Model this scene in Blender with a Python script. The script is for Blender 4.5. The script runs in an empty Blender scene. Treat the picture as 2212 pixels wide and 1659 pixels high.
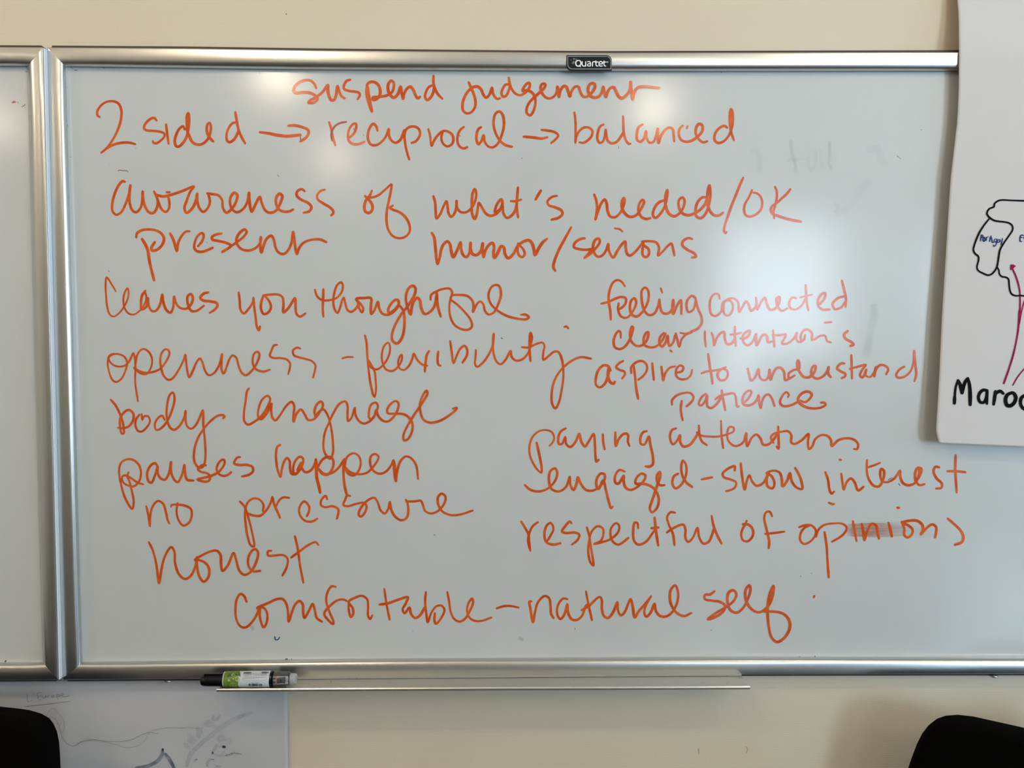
import bpy, bmesh, math, random
from mathutils import Vector, Matrix
random.seed(7)
sc = bpy.context.scene
C = sc.collection

# ------------------------------------------------------------ camera
W, H, F = 2212.0, 1659.0, 1853.0
CAM = Vector((0.0, -1.245, 1.32))
PITCH, YAW, ROLL = math.radians(-2.52), math.radians(-0.85), math.radians(0.07)
cam_data = bpy.data.cameras.new('camera')
cam = bpy.data.objects.new('camera', cam_data); C.objects.link(cam)
cam.location = CAM
R3 = Matrix.Rotation(YAW, 3, 'Z') @ Matrix.Rotation(math.pi/2 + PITCH, 3, 'X') @ Matrix.Rotation(ROLL, 3, 'Z')
cam.rotation_euler = R3.to_euler()
cam_data.sensor_width = 36.0; cam_data.sensor_fit = 'HORIZONTAL'
cam_data.lens = F / W * 36.0
cam_data.clip_start = 0.02
sc.camera = cam

# ------------------------------------------------------------ world, light, exposure
world = bpy.data.worlds.new('world'); sc.world = world; world.use_nodes = True
world.node_tree.nodes['Background'].inputs[0].default_value = (0.55, 0.72, 1.0, 1)
world.node_tree.nodes['Background'].inputs[1].default_value = 2.0
sc.view_settings.view_transform = 'Standard'; sc.view_settings.look = 'None'
sc.view_settings.gamma = 1.0; sc.view_settings.use_curve_mapping = False
sc.view_settings.exposure = -0.02
sc.render.film_transparent = False
try:
    sc.cycles.use_denoising = True
    sc.cycles.max_bounces = 8
except Exception: pass

def area(name, loc, size, size_y, rot, energy, col, spread=180):
    l = bpy.data.lights.new(name, 'AREA'); l.shape = 'RECTANGLE'; l.size = size; l.size_y = size_y
    l.energy = energy; l.color = col; l.spread = math.radians(spread)
    o = bpy.data.objects.new(name, l); C.objects.link(o); o.location = loc; o.rotation_euler = rot
    return o
RX0, RX1, RY0, RZ1 = -3.6, 6.0, -6.0, 2.8           # the room: left, right, rear, ceiling
WY = 0.012                                          # the wall the boards hang on
# daylight through the rear window (room side of the opening faces the boards)
WIN = (1.84, 2.88, 0.74, 2.42)                      # left rear window: x0, x1, z0, z1
WIN2 = (3.88, 5.45, 0.74, 2.42)                     # right rear window
def daylight(name, w, L, col):
    A = (w[1]-w[0])*(w[3]-w[2])
    area(name, ((w[0]+w[1])/2, RY0-0.16, (w[2]+w[3])/2), w[1]-w[0], w[3]-w[2], (math.radians(90), 0, 0), L*A*math.pi, col)
daylight('window_daylight', WIN, 13.0, (0.74, 0.88, 1.0))
daylight('window_daylight', WIN2, 33.0, (0.56, 0.79, 1.0))
SIDE = (-3.0, -1.0, 0.9, 2.1)                       # side window on the right wall: y0, y1, z0, z1
area('side_window_daylight', (RX1+0.16, (SIDE[0]+SIDE[1])/2, (SIDE[2]+SIDE[3])/2), SIDE[3]-SIDE[2], SIDE[1]-SIDE[0], (0, math.radians(90), 0), 90, (0.46, 0.72, 1.0))

# ------------------------------------------------------------ helpers
def px(x, y, Y=0.0):
    """the point of the plane at depth Y that stands at photograph pixel x, y"""
    d = R3 @ Vector(((x - W/2)/F, -(y - H/2)/F, -1.0))
    return CAM + d * ((Y - CAM.y)/d.y)
def px_plane(x, y, P, N):
    d = R3 @ Vector(((x - W/2)/F, -(y - H/2)/F, -1.0))
    return CAM + d * ((P - CAM).dot(N)/d.dot(N))
def interp(tab, x):
    if x <= tab[0][0]: return tab[0][1] + (x-tab[0][0])*(tab[1][1]-tab[0][1])/(tab[1][0]-tab[0][0])
    for (a, fa), (b, fb) in zip(tab, tab[1:]):
        if x <= b: return fa + (fb-fa)*(x-a)/(b-a)
    (a, fa), (b, fb) = tab[-2:]
    return fb + (x-b)*(fb-fa)/(b-a)
def smooth_interp(tab, x):
    if x <= tab[0][0]: return tab[0][1]
    if x >= tab[-1][0]: return tab[-1][1]
    for (a, fa), (b, fb) in zip(tab, tab[1:]):
        if x <= b:
            t = (x-a)/(b-a); t = t*t*(3-2*t); return fa + (fb-fa)*t
def mat(name, col, rough=0.5, metal=0.0, spec=0.5, **k):
    m = bpy.data.materials.new(name); m.use_nodes = True
    b = m.node_tree.nodes['Principled BSDF']
    b.inputs['Base Color'].default_value = (*col, 1); b.inputs['Roughness'].default_value = rough
    b.inputs['Metallic'].default_value = metal; b.inputs['Specular IOR Level'].default_value = spec
    for key, v in k.items(): b.inputs[key.replace('_', ' ')].default_value = v
    return m
def srgb(r, g, b):
    f = lambda c: (c/255/12.92) if c/255 <= 0.04045 else ((c/255+0.055)/1.055)**2.4
    return (f(r), f(g), f(b))
def nodes(m): return m.node_tree.nodes, m.node_tree.links, m.node_tree.nodes['Principled BSDF']
def noise_colour(m, ca, cb, scale, detail=3, stretch=(1,1,1), lo=0.35, hi=0.65):
    n, l, b = nodes(m)
    tc = n.new('ShaderNodeTexCoord'); mp = n.new('ShaderNodeMapping'); mp.inputs['Scale'].default_value = stretch
    t = n.new('ShaderNodeTexNoise'); t.inputs['Scale'].default_value = scale; t.inputs['Detail'].default_value = detail
    r = n.new('ShaderNodeValToRGB'); r.color_ramp.elements[0].position = lo; r.color_ramp.elements[1].position = hi
    r.color_ramp.elements[0].color = (*ca, 1); r.color_ramp.elements[1].color = (*cb, 1)
    l.new(tc.outputs['Object'], mp.inputs['Vector']); l.new(mp.outputs['Vector'], t.inputs['Vector'])
    l.new(t.outputs['Fac'], r.inputs['Fac']); l.new(r.outputs['Color'], b.inputs['Base Color'])
    return t
def bump(m, tex_out, strength, dist):
    n, l, b = nodes(m)
    bp = n.new('ShaderNodeBump'); bp.inputs['Strength'].default_value = strength; bp.inputs['Distance'].default_value = dist
    l.new(tex_out, bp.inputs['Height']); l.new(bp.outputs['Normal'], b.inputs['Normal'])
def noise_tex(m, scale, detail=2, stretch=(1,1,1)):
    n, l, b = nodes(m)
    tc = n.new('ShaderNodeTexCoord'); mp = n.new('ShaderNodeMapping'); mp.inputs['Scale'].default_value = stretch
    t = n.new('ShaderNodeTexNoise'); t.inputs['Scale'].default_value = scale; t.inputs['Detail'].default_value = detail
    l.new(tc.outputs['Object'], mp.inputs['Vector']); l.new(mp.outputs['Vector'], t.inputs['Vector'])
    return t.outputs['Fac']

def link(name, me, m, parent=None, **props):
    o = bpy.data.objects.new(name, me); C.objects.link(o)
    if m is not None: me.materials.append(m)
    if parent is not None: o.parent = parent; o.matrix_parent_inverse = parent.matrix_world.inverted()
    for k, v in props.items(): o[k] = v
    return o
def mesh(name, vs, fs, smooth=False):
    me = bpy.data.meshes.new(name); me.from_pydata([tuple(v) for v in vs], [], fs); me.update()
    if smooth:
        for p in me.polygons: p.use_smooth = True
    return me
def bm_mesh(name, bm, smooth=False):
    bmesh.ops.recalc_face_normals(bm, faces=bm.faces)
    me = bpy.data.meshes.new(name); bm.to_mesh(me); bm.free()
    if smooth:
        for p in me.polygons: p.use_smooth = True
    return me
def empty(name, loc, **props):
    o = bpy.data.objects.new(name, None); C.objects.link(o); o.location = loc; o.empty_display_size = 0.05
    bpy.context.view_layer.update()
    for k, v in props.items(): o[k] = v
    return o
def box_bm(bm, lo, hi):
    r = bmesh.ops.create_cube(bm, size=1.0)
    for v in r['verts']:
        v.co = Vector([lo[i] + (v.co[i]+0.5)*(hi[i]-lo[i]) for i in range(3)])
    return r['verts']
def box(name, lo, hi, m, parent=None, bevel=0, **props):
    bm = bmesh.new(); box_bm(bm, lo, hi)
    if bevel: bmesh.ops.bevel(bm, geom=bm.edges[:], offset=bevel, segments=2, affect='EDGES', profile=0.5)
    return link(name, bm_mesh(name, bm), m, parent, **props)
def tube_bm(bm, pts, r, seg=12, cap=True):
    rings = []
    for i, p in enumerate(pts):
        a = pts[max(i-1, 0)]; b = pts[min(i+1, len(pts)-1)]
        t = (b-a).normalized(); u = t.orthogonal().normalized() if i == 0 else (u - t*u.dot(t)).normalized()
        w = t.cross(u); rr = r[i] if isinstance(r, (list, tuple)) else r
        rings.append([bm.verts.new(p + (u*math.cos(2*math.pi*k/seg) + w*math.sin(2*math.pi*k/seg))*rr) for k in range(seg)])
    for A, B in zip(rings, rings[1:]):
        for k in range(seg): bm.faces.new((A[k], A[(k+1) % seg], B[(k+1) % seg], B[k]))
    if cap: bm.faces.new(rings[0][::-1]); bm.faces.new(rings[-1])

# ---- pen strokes: smooth ribbons with round ends, laid on a surface given as a depth function
def catmull(P, n=6):
    if len(P) < 3:
        return [P[0] + (P[-1]-P[0])*(i/ n) for i in range(n+1)] if len(P) == 2 else P
    Q = [P[0]*2-P[1]] + P + [P[-1]*2-P[-2]]; out = []
    for i in range(1, len(Q)-2):
        p0, p1, p2, p3 = Q[i-1:i+3]
        # centripetal parametrisation: no overshoot at tight turns
        t0 = 0; t1 = t0+max((p1-p0).length, 1e-4)**.5; t2 = t1+max((p2-p1).length, 1e-4)**.5; t3 = t2+max((p3-p2).length, 1e-4)**.5
        for k in range(n):
            t = t1+(t2-t1)*k/n
            A1 = p0*((t1-t)/(t1-t0))+p1*((t-t0)/(t1-t0)); A2 = p1*((t2-t)/(t2-t1))+p2*((t-t1)/(t2-t1)); A3 = p2*((t3-t)/(t3-t2))+p3*((t-t2)/(t3-t2))
            B1 = A1*((t2-t)/(t2-t0))+A2*((t-t0)/(t2-t0)); B2 = A2*((t3-t)/(t3-t1))+A3*((t-t1)/(t3-t1))
            out.append(B1*((t2-t)/(t2-t1))+B2*((t-t1)/(t2-t1)))
    out.append(P[-1]); return out
stroke_no = [0]
def ribbon(vs, fs, P, w, depth, taper=0.84):
    """P: pixel points, w: pixel width"""
    P = catmull([Vector(p) for p in P]); n = len(P); stroke_no[0] += 1
    lift = 0.000012*(stroke_no[0] % 6)
    # resampled tangents
    L = [0.0]
    for a, b in zip(P, P[1:]): L.append(L[-1]+(b-a).length)
    tot = max(L[-1], 1e-3); base = len(vs); hw = []
    ph = random.random()*10
    for i in range(n):
        s = L[i]; e = min(s, tot-s)/max(w*1.5, 1e-3)
        k = (taper + (1-taper)*min(1, e)) * (1 + 0.07*math.sin(s/23.0+ph) + 0.04*math.sin(s/9.0+ph*2))
        hw.append(0.5*w*k)
    def P3(q, k=0): return px(q.x, q.y, depth(q.x, q.y)-lift-k*0.0000016)
    row = []
    for i in range(n):
        a = P[max(i-1, 0)]; b = P[min(i+1, n-1)]; t = b-a
        if t.length < 1e-6: t = Vector((1, 0))
        t.normalize(); nn = Vector((-t.y, t.x))
        row.append((P[i], t, nn))
        vs.append(P3(P[i]+nn*hw[i], i)); vs.append(P3(P[i], i)); vs.append(P3(P[i]-nn*hw[i], i))
    for i in range(n-1):
        b = base+3*i
        fs.append((b, b+1, b+4, b+3)); fs.append((b+1, b+2, b+5, b+4))
    # sharp turns get a round joint, ends get round caps
    def disc(c, r, j, m=10):
        k0 = len(vs)
        for k in range(m):
            a = 2*math.pi*k/m; vs.append(P3(c+Vector((math.cos(a), math.sin(a)))*r, j+0.5))
        fs.append(tuple(range(k0, k0+m)))
    disc(P[0], hw[0]*0.99, 0); disc(P[-1], hw[-1]*0.99, n)
    for i in range(1, n-1):
        d0 = (P[i]-P[i-1]); d1 = (P[i+1]-P[i])
        if d0.length > 1e-6 and d1.length > 1e-6 and d0.normalized().dot(d1.normalized()) < 0.75: disc(P[i], hw[i]*0.98, i)
def parse(txt):
    """-> list of [name, [(width_px, [(x, y)...])...]]"""
    out = []; x0 = y0 = 0.0; s = 1.0
    for ln in txt.strip().splitlines():
        ln = ln.strip()
        if not ln: continue
        if ln[0] == '@': x0, y0, s = map(float, ln[1:].split())
        elif ln[0] == '#':
            nm = ln[1:].strip()
            if nm[0] == '+': cur = [g for g in out if g[0] == nm[1:]][-1]
            else: cur = [nm, []]; out.append(cur)
        else:
            v = list(map(float, ln.split())); w = v[0]/s
            cur[1].append((w, [(x0+v[i]/s, y0+v[i+1]/s) for i in range(1, len(v)-1, 2)]))
    return out
def write(name, strokes, m, parent, depth, **props):
    vs, fs = [], []
    for w, P in strokes:
        if len(P) == 1: P = [P[0], (P[0][0]+0.3, P[0][1])]
        ribbon(vs, fs, P, w, depth)
    return link(name, mesh(name, vs, fs), m, parent, **props)
def flat_poly(name, P, m, parent, depth, **props):
    vs = [px(x, y, depth(x, y)) for x, y in P]
    return link(name, mesh(name, vs, [tuple(range(len(vs)))]), m, parent, **props)

# ------------------------------------------------------------ materials
M = {}
M['wall'] = mat('wall_vinyl', (0.65, 0.56, 0.43), 0.75, spec=0.25)
noise_colour(M['wall'], (0.635, 0.545, 0.415), (0.665, 0.575, 0.445), 3.0)
def weave(m):
    n, l, b = nodes(m)
    tc = n.new('ShaderNodeTexCoord')
    w1 = n.new('ShaderNodeTexWave'); w1.bands_direction = 'Z'; w1.inputs['Scale'].default_value = 95; w1.inputs['Distortion'].default_value = 3.0; w1.inputs['Detail'].default_value = 2; w1.inputs['Detail Scale'].default_value = 3
    w2 = n.new('ShaderNodeTexWave'); w2.bands_direction = 'X'; w2.inputs['Scale'].default_value = 70; w2.inputs['Distortion'].default_value = 4.0; w2.inputs['Detail'].default_value = 2
    t = n.new('ShaderNodeTexNoise'); t.inputs['Scale'].default_value = 420
    a = n.new('ShaderNodeMath'); a.operation = 'MULTIPLY_ADD'; a.inputs[1].default_value = 0.45
    c = n.new('ShaderNodeMath'); c.operation = 'ADD'
    for q in (w1, w2, t): l.new(tc.outputs['Object'], q.inputs['Vector'])
    l.new(w2.outputs['Fac'], a.inputs[0]); l.new(w1.outputs['Fac'], a.inputs[2])
    l.new(a.outputs[0], c.inputs[0]); l.new(t.outputs['Fac'], c.inputs[1])
    bump(m, c.outputs[0], 0.12, 0.0004)
weave(M['wall'])
M['plaster'] = mat('painted_plaster', (0.62, 0.58, 0.5), 0.9, spec=0.2)
M['ceiling'] = mat('ceiling_tile', (0.78, 0.76, 0.7), 0.95, spec=0.2)
M['carpet'] = mat('waxed_floor', (0.05, 0.045, 0.04), 0.35, spec=0.5)
noise_colour(M['carpet'], (0.042, 0.038, 0.034), (0.06, 0.054, 0.048), 8)
M['white_frame'] = mat('window_frame_paint', (0.7, 0.7, 0.68), 0.4)
M['glass'] = mat('window_glass', (1, 1, 1), 0.0, spec=0.5, Transmission_Weight=1.0, IOR=1.02)
M['board'] = mat('whiteboard_enamel', (0.545, 0.555, 0.54), 0.155, spec=0.5)
noise_colour(M['board'], (0.535, 0.545, 0.53), (0.555, 0.565, 0.55), 5.0)
bump(M['board'], noise_tex(M['board'], 2.2, 1.5), 0.35, 0.004)
def ink(name, dark, light, rough=0.2, scale=55, spec=0.5):
    m = mat(name, dark, rough, spec=spec)
    noise_colour(m, dark, light, scale, detail=3, lo=0.38, hi=0.66)
    return m
M['ink'] = ink('orange_ink', (0.58, 0.068, 0.003), (0.68, 0.125, 0.020), 0.15)
M['ink_brown'] = ink('brown_ink', (0.26, 0.06, 0.03), (0.38, 0.10, 0.05))
M['ink_red'] = ink('red_ink', (0.45, 0.04, 0.035), (0.6, 0.12, 0.1))
M['ink_black'] = mat('black_speck_ink', (0.03, 0.03, 0.03), 0.4)
M['ink_blue'] = mat('blue_speck_ink', (0.02, 0.05, 0.16), 0.3)
M['alu'] = mat('satin_aluminium', (0.61, 0.61, 0.595), 0.28, metal=0.97)
bump(M['alu'], noise_tex(M['alu'], 1500, 1), 0.08, 0.0002)
M['tray'] = mat('tray_aluminium', (0.50, 0.49, 0.45), 0.5, metal=0.6)
M['edge'] = mat('lit_edge_paint', (0.72, 0.76, 0.80), 0.45, metal=0.0)
M['scuff'] = mat('wall_scuff', (0.42, 0.36, 0.27), 0.8)
M['lip'] = mat('polished_tray_lip', (0.8, 0.79, 0.76), 0.28, metal=1.0)
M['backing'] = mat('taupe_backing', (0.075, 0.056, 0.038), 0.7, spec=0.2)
M['rail_shade'] = mat('under_rail_shade', (0.03, 0.03, 0.03), 0.7)  # dark colour paints the shadow under the bottom rails onto the backing
M['badge'] = mat('black_badge', (0.006, 0.007, 0.008), 0.45, spec=0.2)
M['badge_line'] = mat('badge_grey_line', (0.45, 0.46, 0.47), 0.4)
M['badge_text'] = mat('badge_white_print', (0.88, 0.89, 0.9), 0.5)
M['badge_dot'] = mat('badge_bubble', (0.07, 0.072, 0.075), 0.5)
M['badge_dot2'] = mat('badge_bubble_pale', (0.16, 0.165, 0.17), 0.5)
M['paper'] = mat('flip_chart_paper', (0.60, 0.565, 0.545), 0.85, spec=0.2)
bump(M['paper'], noise_tex(M['paper'], 6, 3), 0.25, 0.006)
M['paper_low'] = mat('drawing_paper', (0.50, 0.495, 0.505), 0.85, spec=0.2)
bump(M['paper_low'], noise_tex(M['paper_low'], 7, 3), 0.5, 0.012)
M['p_black'] = ink('black_marker_ink', (0.004, 0.004, 0.005), (0.009, 0.010, 0.012), 0.8, 120, 0.05)
M['p_navy'] = ink('blue_marker_ink', (0.006, 0.022, 0.12), (0.012, 0.045, 0.19), 0.8, 120, 0.05)
M['p_magenta'] = ink('magenta_marker_ink', (0.26, 0.008, 0.06), (0.34, 0.015, 0.08), 0.8, 90, 0.05)
M['pencil'] = mat('pencil_line', (0.20, 0.20, 0.20), 0.7)
M['pencil_faint'] = mat('faint_pencil_line', (0.27, 0.27, 0.275), 0.8)
M['bleed'] = ink('bled_marker', (0.36, 0.385, 0.415), (0.44, 0.455, 0.475), 0.85, 40, 0.2)
M['bleed_violet'] = ink('bled_violet_marker', (0.40, 0.40, 0.44), (0.46, 0.46, 0.49), 0.85, 40, 0.2)
M['bleed_dark'] = ink('bled_blue_marker', (0.10, 0.115, 0.17), (0.28, 0.30, 0.36), 0.85, 60, 0.2)
M['bleed_spot'] = mat('dark_bleed_spot', (0.03, 0.03, 0.05), 0.8)
M['bleed_green'] = ink('mottled_green_marker', (0.20, 0.205, 0.17), (0.42, 0.42, 0.41), 0.85, 400, 0.2)
M['fabric'] = mat('black_chair_fabric', (0.0022, 0.0020, 0.0017), 1.0, spec=0.04)
bump(M['fabric'], noise_tex(M['fabric'], 900, 1), 0.6, 0.001)
M['chair_metal'] = mat('black_chair_steel', (0.01, 0.01, 0.01), 0.4)
M['cap'] = mat('black_plastic', (0.003, 0.003, 0.003), 0.2, spec=0.3)
M['label'] = mat('white_label', (0.60, 0.63, 0.68), 0.45)
M['print'] = mat('black_label_print', (0.04, 0.04, 0.045), 0.6)
M['print_grey'] = mat('grey_label_print', (0.25, 0.26, 0.28), 0.6)
M['green'] = ink('green_band', (0.10, 0.17, 0.012), (0.17, 0.25, 0.03), 0.35, 160)
M['green_dark'] = mat('dark_green_print', (0.045, 0.09, 0.01), 0.4)
M['green_light'] = mat('light_green_print', (0.36, 0.46, 0.16), 0.4)
M['clear'] = mat('clear_plastic', (0.93, 0.93, 0.91), 0.05, Transmission_Weight=1.0, IOR=1.25)
M['frosted'] = mat('frosted_plastic', (0.62, 0.63, 0.62), 0.25, Transmission_Weight=0.5, IOR=1.3)
M['pink'] = mat('pink_print', (0.55, 0.22, 0.18), 0.5)
M['sticker'] = mat('clear_sticker', (0.50, 0.505, 0.49), 0.3)
def see_through(name, col, lo, hi, scale, stretch, amount, rough=0.3):
    """a worn film of ink: streaks of pigment with bare board between"""
    m = bpy.data.materials.new(name); m.use_nodes = True; n = m.node_tree.nodes; l = m.node_tree.links
    b = n['Principled BSDF']; b.inputs['Base Color'].default_value = (*col, 1); b.inputs['Roughness'].default_value = rough
    tc = n.new('ShaderNodeTexCoord'); mp = n.new('ShaderNodeMapping'); mp.inputs['Scale'].default_value = stretch
    t = n.new('ShaderNodeTexNoise'); t.inputs['Scale'].default_value = scale; t.inputs['Detail'].default_value = 4
    r = n.new('ShaderNodeValToRGB'); r.color_ramp.elements[0].position = lo; r.color_ramp.elements[1].position = hi
    at = n.new('ShaderNodeAttribute'); at.attribute_name = 'fade'
    mu = n.new('ShaderNodeMath'); mu.operation = 'MULTIPLY'; m2 = n.new('ShaderNodeMath'); m2.operation = 'MULTIPLY'; m2.inputs[1].default_value = amount
    l.new(tc.outputs['Object'], mp.inputs['Vector']); l.new(mp.outputs['Vector'], t.inputs['Vector']); l.new(t.outputs['Fac'], r.inputs['Fac'])
    l.new(r.outputs['Color'], mu.inputs[0]); l.new(at.outputs['Fac'], mu.inputs[1]); l.new(mu.outputs[0], m2.inputs[0]); l.new(m2.outputs[0], b.inputs['Alpha'])
    return m
M['smear'] = see_through('smeared_orange_ink', (0.56, 0.13, 0.06), 0.05, 0.75, 26, (1.0, 1, 12), 0.62)
M['smear_grey'] = see_through('smeared_grey_ink', (0.20, 0.10, 0.08), 0.35, 0.7, 30, (0.6, 1, 26), 0.22)
M['ghost'] = see_through('wiped_grey_ink', (0.20, 0.20, 0.18), 0.25, 0.7, 14, (1, 1, 1), 0.24)
def film(name, quadfade, m, parent, depth, **props):
    """quadfade: rows of (x, y, fade) forming a grid"""
    vs, fs, fa = [], [], []
    nc = len(quadfade[0])
    for r in quadfade:
        for x, y, f in r: vs.append(px(x, y, depth(x, y))); fa.append(f)
    for i in range(len(quadfade)-1):
        for j in range(nc-1): fs.append((i*nc+j, i*nc+j+1, (i+1)*nc+j+1, (i+1)*nc+j))
    me = mesh(name, vs, fs); a = me.attributes.new('fade', 'FLOAT', 'POINT')
    for i, f in enumerate(fa): a.data[i].value = f
    return link(name, me, m, parent, **props)

# ------------------------------------------------------------ the room
def struct(name, lo, hi, m, **p): return box(name, lo, hi, m, kind='structure', **p)
T = 0.12
struct('wall_front', (RX0-T, WY, 0), (RX1+T, WY+T, RZ1), M['wall'])
struct('wall_left', (RX0-T, RY0, 0), (RX0, WY, RZ1), M['plaster'])
struct('floor', (RX0-T, RY0-T, -0.1), (RX1+T, WY+T, 0), M['carpet'])
struct('ceiling', (RX0-T, RY0-T, RZ1), (RX1+T, WY+T, RZ1+0.1), M['ceiling'])
def holed(name, axis, a0, a1, z1, hole, at, m):
    """a wall with one window opening; axis 'x' runs along x, 'y' along y"""
    bm = bmesh.new(); h0, h1, hz0, hz1 = hole
    for (p, q, r, s) in ((a0, h0, 0, z1), (h1, a1, 0, z1), (h0, h1, 0, hz0), (h0, h1, hz1, z1)):
        if axis == 'x': box_bm(bm, (p, at[0], r), (q, at[1], s))
        else: box_bm(bm, (at[0], p, r), (at[1], q, s))
    return link(name, bm_mesh(name, bm), m, None, kind='structure')
bm = bmesh.new()
for (p, q, r, s_) in ((RX0-T, WIN[0], 0, RZ1), (WIN[1], WIN2[0], 0, RZ1), (WIN2[1], RX1+T, 0, RZ1), (WIN[0], WIN[1], 0, WIN[2]), (WIN[0], WIN[1], WIN[3], RZ1), (WIN2[0], WIN2[1], 0, WIN2[2]), (WIN2[0], WIN2[1], WIN2[3], RZ1)):
    box_bm(bm, (p, RY0-T, r), (q, RY0, s_))
link('wall_rear', bm_mesh('wall_rear', bm), M['plaster'], None, kind='structure')
holed('wall_right', 'y', RY0, WY, RZ1, SIDE, (RX1, RX1+T), M['plaster'])
def window(name, axis, hole, at):
    h0, h1, z0, z1 = hole; t = 0.05
    ctr = ((h0+h1)/2, at, z0) if axis == 'x' else (at, (h0+h1)/2, z0)
    w = empty(name, ctr, kind='structure')
    def b(nm, p, q, r, s, d, m):
        lo, hi = ((p, at-d, r), (q, at+d, s)) if axis == 'x' else ((at-d, p, r), (at+d, q, s))
        box(nm, lo, hi, m, w)
    b('window_jamb', h0, h0+t, z0, z1, 0.03, M['white_frame']); b('window_jamb', h1-t, h1, z0, z1, 0.03, M['white_frame'])
    b('window_head', h0+t, h1-t, z1-t, z1, 0.03, M['white_frame']); b('window_sill', h0+t, h1-t, z0, z0+t, 0.05, M['white_frame'])
    b('window_mullion', (h0+h1)/2-0.02, (h0+h1)/2+0.02, z0+t, z1-t, 0.02, M['white_frame'])
window('window_1', 'x', WIN, RY0-0.06)
window('window_2', 'x', WIN2, RY0-0.06)
window('window_3', 'y', SIDE, RX1+0.06)

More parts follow.
